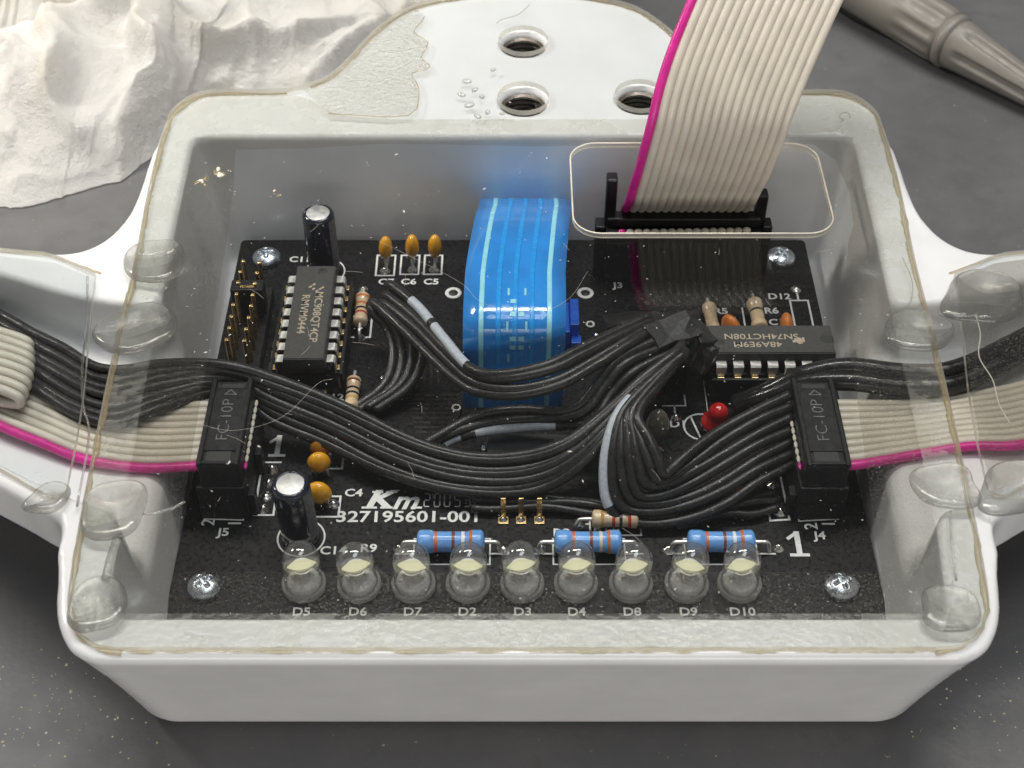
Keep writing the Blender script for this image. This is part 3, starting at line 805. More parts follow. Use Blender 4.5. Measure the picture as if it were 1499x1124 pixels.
put('solder_fillet', blob_me('solder_fillet', .6, .6, .5, 'solder'), cr, T(20.8, 22.2, .5))

# gold tabs
tabm = box_me('contact_tab', .75, .3, 3.6, 'gold', .06); tabf = box_me('tab_foot', 1.5, 1.5, .25, 'gold', .08)
for x in (-1.2, 1.25, 3.8):
    c = put('contact_tab', tabm, pcb, T(x, 9.6, .1, 0, -.18)); put('tab_foot', tabf, c, T(x, 9.2, .03))
    put('solder_fillet', pad, c, T(x, 9.1, .1) @ Matrix.Diagonal((.7, .6, .7, 1)))

# brass pin header with a jumper
hd = put('pin_header', box_me('pin_header', 5.2, 20.6, 2.3, 'blackp', .2), pcb, T(-40.9, 45.1, .02))
pinm = box_me('pin', .62, .62, 8.9, 'gold', .16)
for k in range(8):
    for x in (-42.2, -39.6):
        put('pin', pinm, hd, T(x, 54.2 - 2.54 * k - (.25 if x > -41 else 0), .1, 0, rng.uniform(-.01, .01), rng.uniform(-.01, .01)))
j = put('jumper', box_me('jumper', 5.0, 2.4, 5.2, 'blackp', .15), hd, T(-40.9, 49.1, 3.2))
put('jumper_clip', box_me('jumper_clip', 2.2, .5, .15, 'gold', .03), j, T(-40.8, 48.7, 8.35))
for x in (-42.2, -39.6): put('jumper_hole', box_me('jumper_hole', .95, .95, .05, 'chipdark', 0), j, T(x, 49.0, 8.37))

# box headers under the side ribbon connectors, blue flex connector
box('box_header', -43.1, -36.4, 9.5, 26.1, 0, 6.6, 'blackp', pcb, .2); box('box_header', 39.2, 45.9, 9.4, 26.0, 0, 6.6, 'blackp', pcb, .2)
for x0, s in ((-36.4, 1), (39.2, -1)):
    for y in (11.0, 18.5): box('header_tab', min(x0, x0 + s * 1.0), max(x0, x0 + s * 1.0), y - .9, y + .9, 0, 4.4, 'blackp', pcb, .15)
bc = box('flex_connector', -7.5, 9.0, 43.6, 50.4, .05, 3.6, 'bluec', pcb, .15); bc['label'] = 'bright blue flex cable connector'
box('flex_latch', 9.0, 10.4, 44.2, 50.2, .05, 4.6, 'bluec', bc, .15); box('flex_latch', 9.2, 10.7, 42.6, 44.4, .05, 2.2, 'bluec', bc, .12)

# ---------------------------------------------------------------- blue flex cable
prof = [(72.3, -1.4), (72.6, 3), (71.6, 7.0), (69.0, 9.6), (64, 12.4), (57, 15.2), (48, 17.0), (40, 17.35), (34.5, 17.0), (31.8, 15.4), (30.8, 11.5), (30.4, 6.5), (30.0, 1.0)]
fp = resample(spline([(0, a, b) for a, b in prof], 8), 90)
tn = np.gradient(fp, axis=0); tn /= np.linalg.norm(tn, axis=1)[:, None]
nr_ = np.stack([np.zeros(90), tn[:, 2], -tn[:, 1]], 1)      # outward normal in the y-z plane
nr_ *= np.where(nr_[:, 2:3] < -.2, 1, 1)
if nr_[45, 2] < 0: nr_ = -nr_
fxc = np.interp(np.arange(90), [0, 25, 55, 89], [2.2, 2.1, .5, .1])
def flex_sheet(name, t0, t1, off, thick, mat, parent, i0=0, i1=90):
    vs, fs = [], []
    xs = np.linspace(t0, t1, 5)
    idx = range(i0, i1)
    for i in idx:
        for o in (off, off - thick):
            for x in xs: vs.append((fxc[i] + x, fp[i, 1] + nr_[i, 1] * o, fp[i, 2] + nr_[i, 2] * o))
    n = len(xs)
    for q in range(len(idx) - 1):
        a, b = q * 2 * n, (q + 1) * 2 * n
        for k in range(n - 1):
            fs.append((a + k, a + k + 1, b + k + 1, b + k)); fs.append((a + n + k, b + n + k, b + n + k + 1, a + n + k + 1))
        fs.append((a, b, b + n, a + n)); fs.append((a + n - 1, a + 2 * n - 1, b + 2 * n - 1, b + n - 1))
    return put(name, me(name, vs, fs, mat, True), parent)
fx = thing('flex_cable', 'shiny blue flat flex cable with pale stripes arched under the clear cover', 'flex cable', (1, 40, 0))
flex_sheet('film', -7.35, 7.35, 0, .12, 'flex', fx)
for c, w in ((-4.75, .36), (5.0, .36)): flex_sheet('pale_stripe', c - w, c + w, .03, .02, 'flexs', fx)
for c, w in ((-2.3, .36), (.1, .36), (2.5, .36)): flex_sheet('mid_stripe', c - w, c + w, .03, .02, 'flexm', fx)
dashes = [(-.9, 60), (1.5, 60), (-.2, 63), (-.2, 66), (1.0, 66), (-1.0, 68), (1.7, 68), (-.2, 71), (1.0, 71), (-.2, 73), (1.0, 73), (-.8, 75), (-.1, 80), (1.1, 80)]
for q, (x, i) in enumerate(dashes):
    vert = q in (0, 1, 5, 6, 11)
    flex_sheet('printed_dash', x - (.16 if vert else .45), x + (.16 if vert else .45), .05, .015, 'flexs', fx, i, i + (3 if vert else 2))

# ---------------------------------------------------------------- grey ribbon cables
def ribbon(name, label, edgeA, edgeB, n, r, stripe_i, group=None, npts=60, loc=(0, 0, 0)):
    t = thing(name, label, 'ribbon cable', loc, group)
    A, B = resample(spline(edgeA), npts), resample(spline(edgeB), npts)
    for i in range(n):
        k = (i + .5) / n
        put('wire', tube_me('wire', A * (1 - k) + B * k, r, 'magenta' if i == stripe_i else 'grey', 10), t)
    return t
mid = [(27.4, 63.8, 8.5), (27.5, 63.4, 11.5), (27.7, 61.8, 13.6), (27.8, 59.8, 16.2), (28.0, 57.5, 20.5), (28.3, 55.3, 25.0), (29.5, 54.6, 33.0), (31.3, 57.6, 39.5), (36.1, 65.5, 48.0), (43, 77, 56), (52, 91, 63)]
mp = spline(mid, 8); mt_ = np.gradient(mp, axis=0); mt_ /= np.linalg.norm(mt_, axis=1)[:, None]
lat = np.array([1., 0, 0]) - mt_ * mt_[:, :1]; lat /= np.linalg.norm(lat, axis=1)[:, None]
LA, RA = mp[::4] - lat[::4] * 10.15, mp[::4] + lat[::4] * 10.15
rb = ribbon('ribbon_cable', 'wide grey ribbon cable with magenta edge rising out of the cover cut-out', LA, RA, 16, .70, 0, loc=(27, 58, 0))
cn = put('connector', box_me('connector', 24.8, 4.2, 10.2, 'blackp', .25), rb, T(27.3, 61.6, 0))
put('connector_cap', box_me('connector_cap', 24.4, 2.2, 1.9, 'blackp', .25), cn, T(27.3, 61.7, 10.2))
for x in (15.6, 39.4): put('latch', box_me('latch', 1.7, 2.2, 16.6 if x < 20 else 13.5, 'blackp', .3), cn, T(x, 62.4, 2.6)); put('latch_foot', box_me('latch_foot', 1.6, 2.6, 10.5, 'blackp', .25), cn, T(x + (-1.5 if x < 20 else 1.2), 61.6, .2))
endm = blob_me('conductor_end', .68, .55, .5, 'grey', 0); endp = blob_me('conductor_end', .68, .55, .5, 'magenta', 0)
for k in range(16): put('conductor_end', endp if k == 0 else endm, cn, T(17.4 + k * 1.32, 59.35 + .035 * k, 10.4) @ Matrix.Diagonal((1, 1, 1, 1)))

def side_ribbon(label, near, far, x0, x1, y0, y1, inner, loc):
    t = ribbon('ribbon_cable', label, near, far, 10, .66, 0, 'side ribbon cables', loc=loc)
    cx = (x0 + x1) / 2
    c = put('connector', box_me('connector', x1 - x0, y1 - y0, 5.0, 'blackp', .25), t, T(cx, (y0 + y1) / 2, 5.9))
    put('cap', box_me('cap', x1 - x0 - 1.0, y1 - y0 - 4.2, .35, 'blackp', .12), c, T(cx, (y0 + y1) / 2 + .4, 10.85))
    for x in (x0 + .35, x1 - .35): put('rail', box_me('rail', .7, y1 - y0 + .6, .8, 'blackp', .2), c, T(x, (y0 + y1) / 2, 10.75))
    put('rail', box_me('rail', x1 - x0 - .6, .5, .5, 'blackp', .12), c, T(cx, y0 + .3, 10.8))
    put('latch_slot', box_me('latch_slot', 3.3, 2.4, .1, 'chipdark', 0), c, T(cx - .1, y0 + 1.6, 10.9))
    put('latch_slot', box_me('latch_slot', 3.2, .8, .06, 'chipdark', 0), c, T(cx + .1, y1 - 1.0, 10.9))
    put('raised_lettering', text_me('FC-10P\u25B2' if False else 'FC-10P', 2.5, 'emboss', -.035, 0, .03), c, T(cx, (y0 + y1) / 2 + .2, 11.22, math.pi / 2) @ Matrix.Diagonal((1.05, .95, 1, 1)))
    tri = [(cx - .8, y1 - 2.9), (cx + .8, y1 - 2.9), (cx, y1 - 2.0)]
    strip_ = strip(tri, .14, 'emboss', 11.23, 'raised_lettering', True); strip_.parent = c; strip_.matrix_parent_inverse = WM[c.name].inverted()
    xe = x1 + .3 if inner > 0 else x0 - .3
    for k in range(10):
        yk = y0 + 2.2 + k * (y1 - y0 - 4.2) / 9
        put('conductor_end', endp if k == 0 else endm, c, T(xe, yk, 8.4, math.pi / 2) @ Matrix.Diagonal((1.0, .5, .55, 1)))
    return t
side_ribbon('grey ribbon cable whose plug sits beside the tall dark capacitor and yellow capacitors',
            [(-41.5, 11.4, 8.6), (-43.8, 10.6, 9.0), (-50.7, 10.2, 9.2), (-58.2, 11.4, 9.6), (-64.2, 13.9, 10.0), (-70.1, 16.6, 10.2), (-78, 21, 10.4), (-88, 27, 10.4)],
            [(-41.5, 23.8, 8.6), (-43.4, 23.4, 9.0), (-50.2, 23.2, 9.2), (-58.1, 24.7, 9.6), (-68.0, 30.0, 10.0), (-74.7, 33.6, 10.2), (-82, 37, 10.4), (-91, 40, 10.4)],
            -42.3, -36.6, 9.8, 25.7, 1, (-55, 17, 8))
side_ribbon('grey ribbon cable whose plug sits next to the red lamp',
            [(44.5, 11.2, 8.6), (46.8, 10.9, 9.0), (56.0, 12.9, 9.2), (62.6, 13.9, 9.6), (69.6, 13.6, 10.2), (78, 17, 10.4), (92, 26, 10.4)],
            [(44.5, 23.8, 8.6), (46.3, 23.7, 9.0), (55.1, 23.4, 9.2), (62.8, 24.2, 9.6), (72.5, 26.2, 10.2), (80, 30, 10.4), (93, 38, 10.4)],
            39.5, 45.4, 9.7, 25.6, -1, (58, 17, 8))
ft = thing('ribbon_cable', 'short grey ribbon tail folded over itself at the end of the arm', 'ribbon cable', (-78, 25, 10))
for i in range(8):
    k = i / 7
    y0_ = 31.6 - 11.0 * k; xx = -70.2 + .35 * math.sin(k * 3.0) * 2 + k * 1.2
    p = spline([(-92, y0_ + 9 - 2 * k, 13.2), (-82, y0_ + 4.5 - k, 14.0), (xx - 3, y0_ + .6, 14.4), (xx + .4, y0_ - .4, 13.8), (xx + 1.1, y0_ - .7, 13.0), (xx + .3, y0_ - .6, 12.2), (xx - 4, y0_ + .8, 11.9), (-84, y0_ + 6, 11.6)], 7)
    put('wire', tube_me('wire', p, .72, 'grey', 10), ft)

# ---------------------------------------------------------------- black flat wire ribbons
def wires(label, up, lo, n, r, stripe=None, npts=80, loc=None, paired=False):
    loc = loc or up[0]
    t = thing('wire_ribbon', label, 'wires', loc, None)
    A, B = (spline(up, 10), spline(lo, 10)) if paired else (resample(spline(up), npts), resample(spline(lo), npts))
    npts = len(A)
    for i in range(n):
        k = i / max(1, n - 1)
        p = A * (1 - k) + B * k
        p = p + np.array([0, 0, .12 * math.sin(i * 2.1)]) + (.20 * np.sin(np.linspace(0, 7 + i * 1.3, npts) + i * 1.7))[:, None] * np.array([.3, .7, .8])
        if stripe and i in stripe:
            segs = stripe[i]
            put('wire', tube_me('wire', p, r, ['wire', 'wstripe'], 10, lambda f, s=segs: int(any(a <= f <= b for a, b in s))), t)
        else: put('wire', tube_me('wire', p, r, 'wire', 10), t)
    return t
wires('broad black wire ribbon sweeping from the folded-ribbon arm to the taped connector',
      [(-92, 48, 13), (-75.1, 37.6, 12.5), (-69.7, 33.8, 12.5), (-64.6, 30.7, 12.5), (-59.4, 27.3, 12.0), (-55.1, 26.6, 12.0), (-49.6, 28.1, 11.8), (-40.7, 27.6, 12.2), (-33.1, 26.8, 10.0), (-24.2, 23.9, 8.0), (-14.3, 18.8, 6.5), (-6.6, 16.2, 6.0), (1.0, 15.7, 6.5), (7.6, 16.9, 8.0), (13.4, 20.9, 10.0), (18.3, 25.0, 12.0), (22.9, 28.8, 13.0), (24.5, 31.5, 12.5)],
      [(-91, 38, 12.2), (-73.1, 28.1, 11.2), (-66.1, 23.1, 11.2), (-60.4, 18.9, 11.2), (-54.4, 17.1, 11.0), (-49.3, 20.2, 10.8), (-40.2, 27.0, 8.0), (-34.5, 23.4, 5.5), (-26.6, 20.4, 3.8), (-18.1, 15.8, 2.8), (-9.4, 12.5, 2.6), (-.9, 11.7, 2.6), (4.8, 12.3, 3.6), (9.5, 14.3, 6.0), (14.3, 18.6, 9.0), (21.9, 28.0, 12.0), (23.5, 30.5, 12)],
      7, .78, npts=140, loc=(-25, 20, 0))
wires('narrow black wire ribbon with grey edge looping over the blue flex cable',
      [(-20.3, 28.7, 1.5), (-15.2, 32.5, 3.0), (-13.5, 37.0, 5.0), (-14.9, 41.8, 7.5), (-18.2, 46.0, 9.0), (-18.7, 46.9, 10.2), (-14.0, 41.1, 11.0), (-9.8, 33.4, 12.0), (-5.7, 26.4, 13.0), (-1.4, 24.3, 14.0), (4.8, 25.0, 15.0), (9.7, 28.2, 15.0), (14.7, 31.9, 14.5), (19.9, 35.6, 14.0)],
      [(-24.2, 29.0, 1.5), (-19.3, 33.0, 2.5), (-18.0, 38.0, 4.0), (-19.2, 42.5, 5.5), (-21.3, 43.9, 7.0), (-21.1, 44.8, 8.2), (-15.1, 37.0, 9.0), (-8.8, 28.2, 10.0), (-4.8, 23.7, 11.0), (1.0, 21.9, 12.0), (6.7, 22.7, 13.0), (11.6, 25.9, 13.5), (17.1, 30.3, 14.0), (20.8, 34.5, 13.0)],
      4, .76, {0: ((.385, .46), (.475, .61))}, npts=130, loc=(-18, 40, 0))
wires('short black wire ribbon with grey edge lying across the half-hidden chip',
      [(-14.4, 18.0, 4.0), (-10.6, 20.3, 5.0), (-4.8, 23.4, 6.0), (1.0, 23.8, 7.0), (6.8, 22.8, 8.0), (9.7, 23.2, 9.0), (12.1, 25.3, 11.0), (15.1, 28.1, 13.0), (20.6, 31.6, 13.0)],
      [(-12.5, 17.2, 3.0), (-9.2, 20.6, 4.0), (-4.8, 21.5, 5.0), (1.0, 21.7, 5.5), (7.3, 21.5, 6.0), (11.4, 20.8, 8.0), (14.1, 24.3, 10.0), (17.5, 27.0, 12.0), (23.1, 30.5, 12.0)],
      3, .74, {2: ((.10, .16), (.21, .47))}, loc=(0, 22, 3))
wires('folded black wire ribbon with grey edge fanning from the taped connector to the plug',
      [(24.4, 29, 12.5), (19.2, 24.3, 12), (15, 19.7, 11), (13.1, 15.4, 9), (12.6, 11.8, 6), (13.2, 9.2, 3.6), (15.2, 8.0, 2.0), (19.8, 7.6, 1.6), (25, 8.2, 2.2), (29.5, 9.6, 3.4), (34, 12.4, 4.4), (39.4, 15.6, 4.4)],
      [(25, 30.4, 12.5), (20.2, 23.6, 12), (17.3, 18.3, 11.6), (18.6, 14.6, 10.6), (19.8, 12.4, 9.4), (20.4, 11.2, 8.4), (21.1, 11.1, 8.0), (22.6, 12.2, 8.5), (25.5, 15, 8.8), (29.5, 18.3, 9.2), (34.5, 21.2, 10), (39.2, 23.7, 10.2)],
      7, .76, {0: ((.14, .46),)}, loc=(18, 12, 0), paired=True)
bc_ = thing('black_cable', 'thick smooth black cable passing behind the plug into the straight-ribbon arm', 'cable', (60, 26, 8))
for k, (dy, dz) in enumerate(((0, 0), (-2.3, -.5))):
    p = spline([(33, 29.5 + dy * .5, 2.2 - dz), (37.5, 28.6 + dy * .4, 6.0), (42, 28.8 + dy * .5, 9.0 + dz), (48, 28.6 + dy, 10.8 + dz), (56, 26.8 + dy, 11.4 + dz), (63, 27.2 + dy, 11.8 + dz), (73, 32.4 + dy, 12.4 + dz), (88, 42 + dy, 12.6 + dz)], 10)
    put('cable_core', tube_me('cable_core', p, 1.45, 'cable', 14), bc_)
wires('thin black wire pair lying low behind the three gold tabs', [(-5.7, 12.5, 2.0), (1.0, 12.5, 2.0), (10.5, 11.5, 1.5), (14.8, 10.4, 1.5)], [(-5.7, 10.6, 1.2), (2.9, 10.6, 1.2), (10.5, 10.1, 1.0), (16.1, 9.0, 1.0)], 3, .6, npts=30, loc=(3, 11, 0))
wires('thin black wires soldered to the pads beside the fanned wire ribbon', [(22.7, 9.2, 1.5), (27.6, 10.9, 2.0), (32.4, 11.9, 2.0), (37.0, 13.0, 1.2)], [(22.7, 7.6, 1.0), (28.4, 8.9, 1.5), (33.1, 9.4, 1.5), (37.0, 10.6, 1.2)], 3, .55, npts=30, loc=(30, 10, 0))

# taped connector the wire ribbons meet in
tc = thing('taped_connector', 'black tape-wrapped wire connector with a red sliver above the dark crystal', 'connector', (23, 35, 8))
def lump_me(name, sx, sy, sz, seed, jit=.28):
    bm = bmesh.new(); bmesh.ops.create_cube(bm, size=1)
    bmesh.ops.subdivide_edges(bm, edges=list(bm.edges), cuts=2, use_grid_fill=True)
    r = random.Random(seed)
    for v in bm.verts: v.co = Vector((v.co.x * sx + r.uniform(-jit, jit), v.co.y * sy + r.uniform(-jit, jit), (v.co.z + .5) * sz + r.uniform(-jit, jit)))
    bmesh.ops.bevel(bm, geom=list(bm.edges), offset=.12, segments=1, affect='EDGES')
    return from_bm(name, bm, 'tape')
put('tape_wrap', lump_me('tape_wrap', 7.6, 4.4, 5.0, 1), tc, T(22.2, 34.2, 9.0, .55, .25, .1))
put('tape_end', lump_me('tape_end', 3.4, 4.8, 5.0, 2), tc, T(25.6, 34.6, 7.6, .62, .2, .35))
put('tape_end', lump_me('tape_end', 2.4, 3.6, 4.2, 3), tc, T(27.0, 33.0, 6.6, .9, .1, .45))
put('red_sliver', tube_me('red_sliver', [(27.5, 32.6, 10.6), (28.0, 33.6, 11.2)], .28, 'redled', 8), tc)
vs, fs = [], []
for i in range(13):     # loose flap of tape
    for k in range(9):
        u, v = i / 12, k / 8
        vs.append((14.0 + 15 * u, 38.0 + 9 * v - 2.5 * u + 3 * u * v, 9.5 + 3.0 * math.sin(u * 3.1) * (1 - v) - 5.0 * v + .35 * math.sin(u * 9 + v * 5)))
for i in range(12):
    for k in range(8): a = i * 9 + k; fs.append((a, a + 9, a + 10, a + 1))
fl = put('tape_flap', me('tape_flap', vs, fs, 'tape'), tc)
sm_ = fl.modifiers.new('thickness', 'SOLIDIFY'); sm_.thickness = .2

# ---------------------------------------------------------------- clear covers
left_edge = [(-37.9, 86.5), (-44.8, 86.3), (-50.6, 86.1), (-53.4, 84.6), (-55.6, 81.2), (-56.3, 76.6), (-56.1, 60), (-55.0, 42), (-54.4, 22), (-53.2, 0), (-52.6, -9), (-51.8, -17.5), (-51.0, -20.3), (-49.6, -22.6), (-47.4, -24.2), (-44.5, -24.7)]
lobe_edge = [(1.9, 117.8), (-6.1, 117.3), (-12.1, 115.9), (-17.9, 113.2), (-22.3, 108), (-25.5, 102.1), (-28.0, 96.2), (-30.7, 91.1), (-34.2, 88.2)]
lh = lobe_edge + left_edge
cov_out = list(spline(lh, 4)) + list(spline(mirror(lh)[::-1], 4))[:-1]
cov_out = [tuple(p) for p in cov_out]
cut = rrect(9.2, 48.4, 48.6, 71.2, 4.2)
circ = lambda c, r, n=28: [(c[0] + r * math.cos(2 * math.pi * k / n), c[1] + r * math.sin(2 * math.pi * k / n)) for k in range(n)]
cover = thing('clear_cover', 'clear plastic cover plate with rounded rectangular cut-out glued over the tub', 'cover', (XM, 30, 18))
put('plate', prism_me('plate', cov_out, [cut] + [circ(h, 4.3) for h in HOLES], 18.12, 19.1, ['cover', 'edge']), cover)
cl_ = cut + [cut[0], cut[1]]
put('bright_edge_line', tube_me('bright_edge_line', [(*p, 19.0) for p in cl_], .14, 'cutline', 8), cover); put('bright_edge_line', tube_me('bright_edge_line', [(*p, 18.2) for p in cl_], .09, 'cutline', 8), cover)  # added pale tubes paint the bright line round the cut-out
film_in = [(-44.3, 70.9), (-43.4, 62), (-42.7, 51.8), (-41.6, 20), (-40.5, -13.5), (44.0, -13.5), (45.0, 1.5), (46.5, 23.8), (48.6, 40), (50.0, 47.6), (51.6, 52), (52.2, 60), (51.4, 68), (48.5, 72.3), (30, 72.6), (5, 71.8), (-20, 72.6), (-34, 71.2)]
film_out = []
for (x, y) in [(-51.3, 74.3), (-50.6, 50), (-49.6, 25), (-48.2, -6), (-47.0, -17.5), (-46.0, -19.4)]: film_out.append((x, y))
film_out = film_out + mirror(film_out)[::-1]
put('adhesive_film', prism_me('adhesive_film', film_out, [film_in], 17.96, 17.96, ['film', 'film']), cover)
rim_out = []
for p in [(-10, 79.4), (-20, 79.5), (-29, 80.8), (-33.5, 84.6), (-37.0, 86.3)] + left_edge[1:]: rim_out.append((p[0] + .25, p[1] - .25 if p[1] > 0 else p[1] + .2))
rim_out = list(spline(rim_out, 4)); rim_out = [tuple(p) for p in rim_out] + [(2 * XM - p[0], p[1]) for p in rim_out[::-1]]
put('rim_glue', prism_me('rim_glue', rim_out, [film_out], 18.06, 18.06, ['rimglue', 'rimglue']), cover)
lob = [tuple(p) for p in spline([(-35, 86.2), (-31.2, 89.4), (-28.2, 94.5), (-26, 100), (-23, 106.5), (-18.4, 111.8), (-15.6, 109), (-17.2, 104), (-14.6, 100.5), (-15.6, 96), (-14.0, 92.8), (-17.0, 90.8), (-15.6, 86.4), (-17, 78.6), (-30, 79.2)], 3)]
put('residue_patch', prism_me('residue_patch', lob, [], 19.14, 19.14, ['bubbly', 'bubbly']), cover)
put('residue_edge', tube_me('residue_edge', [(*p, 19.12) for p in lob[18:]], .09, 'glueline', 6), cover)
def ragged(path, r0, r1, seed):
    p = resample(np.array(path, float), 160); r = np.random.RandomState(seed)
    n = np.convolve(r.uniform(0, 1, 170), np.ones(5) / 5, 'same')[:160] ** 1.6 * 1.7
    j = np.convolve(r.normal(0, .5, 170), np.ones(4) / 4, 'same')[:160]
    p = np.c_[p[:, 0] + j * .35, p[:, 1] + np.roll(j, 7) * .35, np.full(160, 18.1)]
    put('rim_glue_line', tube_me('rim_glue_line', p, r0 + (r1 - r0) * n, 'glueline', 8), cover)
ragged(spline([(x + .15, y) for x, y in left_edge], 6), .12, .55, 1)
ragged(spline(mirror([(x + .15, y) for x, y in left_edge]), 6), .12, .5, 2)
ragged(spline([(-44.5, -24.5), (-20, -24.5), (10, -24.5), (48.3, -24.5)], 6), .08, .36, 3)
ragged(spline(lobe_edge, 6), .08, .4, 4); ragged(spline(mirror(lobe_edge), 6), .08, .4, 5)
for q, (x, y, s) in enumerate([(-7.6, 88.5, 1.0), (-6.2, 86.0, .8), (-5.0, 84, .8), (-8.4, 84.6, .9), (-7.0, 81.6, 1.1), (-4.0, 79.6, .8), (-5.6, 78.4, .9), (-1.6, 79.2, .6), (-3.2, 92, .7)]):   # small raised droplets of glue
    put('glue_droplet', blob_me('glue_droplet', .85 * s, .55 * s, .35 * s, 'glue', 0), cover, T(x, y, 19.15, q * .9))
for q in range(26):
    t = rng.random()
    x, y = (-48.6 + 4.2 * t + rng.gauss(0, .35), 60.8 + 3.2 * t + rng.gauss(0, .5)) if q < 19 else (-36.4 + rng.gauss(0, .7), 57.6 + rng.gauss(0, .4))
    k = rng.uniform(.22, .62) * (1 if q < 19 else .6)
    put('glue_crumb', blob_me('glue_crumb', 1.2 * k, .7 * k, .45 * k, 'glueline' if q % 3 else 'cutline', .3), cover, T(x, y, 19.15, rng.uniform(0, 3)))

def glue_me(rx, ry, h, seed):
    r = random.Random(seed)
    ph = [(r.uniform(0, 6.3), r.uniform(.02, .07)) for _ in range(3)]
    wob = lambda a: 1 + sum(am * math.sin((k + 2) * a + p) for k, (p, am) in enumerate(ph))
    pr = [(0, h * .93), (.45, h * .93), (.72, h * .97), (.86, h), (.95, h * .72), (1.0, h * .36), (.985, 0), (0, 0)]
    m = lathe_me('glue_blob', pr, 'glue', 48, wob=wob)
    for v in m.vertices: v.co.x *= rx; v.co.y *= ry
    return m
def glue(parent, x, y, rx, ry, rz=0, h=.85, z=19.1, seed=0):
    put('glue_blob', glue_me(rx, ry, h, seed), parent, T(x, y, z, rz))
for q, (x, y, rx, ry, rz) in enumerate([(-52.0, 42.0, 5.0, 4.4, 1.3), (-52.0, 27.6, 5.6, 5.0, .3), (-48.9, -4.8, 4.2, 4.8, .2), (-48.0, -19.0, 3.3, 4.2, 0), (56.2, 27.2, 4.9, 4.2, .2), (54.0, -1.0, 4.4, 3.7, .1), (50.6, -19.6, 3.8, 3.2, .3)]): glue(cover, x, y, rx, ry, rz, seed=q)
for pts, r in (([(-45.2, -5.4, 19.2), (-43.6, -5.2, 19.2), (-41.6, -4.4, 19.2), (-40.4, -3.4, 19.2)], .2), ([(-47.6, -9.2, 19.2), (-47.8, -12, 19.2), (-47.8, -15.5, 19.2)], .55), ([(53.8, -5, 19.2), (53.0, -9, 19.2), (52.2, -15.5, 19.2)], .16)):
    put('glue_string', tube_me('glue_string', spline(pts, 5), r, 'glue', 8), cover)
# scratches, hairs and dust on the cover
for q in range(26):
    x, y = rng.uniform(-40, 44), rng.uniform(-12, 68)
    if 8 < x < 50 and 47 < y < 72: continue
    a = rng.uniform(0, 3.1); ln = rng.uniform(.6, 3.5)
    put('scratch', tube_me('scratch', [(x, y, 19.11), (x + ln * .5 * math.cos(a), y + ln * .5 * math.sin(a), 19.11), (x + ln * math.cos(a + .1), y + ln * math.sin(a + .1), 19.11)], .025, 'edge', 4), cover)
for pts in ([(-42, 10.2), (-36, 8.6), (-30, 11), (-26, 17), (-24, 18)], [(-20, 47), (-8, 38), (-4, 33), (3, 31), (8, 34), (11, 40)]):
    put('scratch', tube_me('scratch', [(*p, 19.115) for p in spline(pts, 8)], .022, 'edge', 4), cover)
for pts in ([(53.2, 76.6), (54.0, 77.4), (53.4, 78.2), (54.2, 79.4), (55.2, 79.0), (55.0, 77.6)], [(-2.8, 106.5), (-1.8, 108), (1, 109.5), (3.2, 113)], [(57, 43), (57.4, 38), (56.4, 33.5), (54, 31)]):
    put('hair', tube_me('hair', [(*p, 19.16) for p in spline(pts, 6)], .05, 'fiber', 5), cover)

vs, fs = [], []
for q in range(420):
    x, y = rng.uniform(-50, 54), rng.uniform(-22, 84)
    if 9 < x < 48.5 and 48.5 < y < 71.3: continue
    r_ = rng.uniform(.05, .13) * (2.2 if q % 17 == 0 else 1); a = rng.uniform(0, 3)
    st = len(vs)
    for k in range(4): vs.append((x + r_ * (1.5 if k % 2 else .6) * math.cos(a + k * math.pi / 2), y + r_ * (1.5 if k % 2 else .6) * math.sin(a + k * math.pi / 2), 19.125))
    vs.append((x, y, 19.125 + r_ * .7))
    fs += [(st + k, st + (k + 1) % 4, st + 4) for k in range(4)]
tag(put('dust', me('dust', vs, fs, 'silk', False), cover), kind='stuff')
def wing_cover(label, s, loc, blobs):
    o = thing('arm_cover', label, 'cover', loc)
    pts = [(-60.3, 40.0), (-58.6, 27), (-57.0, 16), (-56.2, 8), (-55.6, -1.6), (-57.5, -2.2), (-64.6, 2.2), (-78, 10.2), (-92, 19), (-96, 30), (-98, 45), (-88, 47.6), (-76.2, 45.6), (-68.8, 44.6), (-66.2, 43.6)]
    if s < 0: pts = mirror(pts)
    put('plate', prism_me('plate', pts, [], 18.06, 18.86, ['cover', 'edge']), o)
    fpts = [(-60.4, 39.4), (-59.0, 27), (-57.6, 16), (-56.8, 8), (-56.3, -1.0), (-64.6, 3.2), (-78, 11.2), (-91, 19.8), (-95, 30), (-97, 44), (-88, 46.8), (-76.2, 44.8), (-67, 43.0)]
    if s < 0: fpts = mirror(fpts)
    put('adhesive_film', prism_me('adhesive_film', fpts, [], 18.0, 18.0, ['film' if s < 0 else 'cover', 'film']), o)
    ln = [(-55.9, -1.4), (-57.6, -1.9), (-64.6, 2.5), (-78, 10.6)], [(-59.8, 40.6), (-66.2, 43.8), (-69, 44.9), (-76.2, 45.8), (-88, 47.8)]
    for l in ln:
        if s < 0: l = mirror(l)
        put('yellowed_glue_line', tube_me('yellowed_glue_line', [(*p, 18.1) for p in spline(l, 5)], .17, 'glueline', 6), o)
    for q, (x, y, rx, ry, rz) in enumerate(blobs): glue(o, x, y, rx, ry, rz, .8, 18.86, 20 + q)
    return o
oL = wing_cover('clear plastic sheet glued over the housing arm that holds the folded grey ribbon', 1, (-75, 25, 18), [(-57.4, -2.8, 3.0, 2.2, .5)])
oR = wing_cover('dusty clear plastic sheet with large glue spots over the straight-ribbon arm', -1, (79, 25, 18), [(66.8, 34.4, 6.8, 5.0, .5), (63.0, -1.0, 5.8, 4.0, .55)])
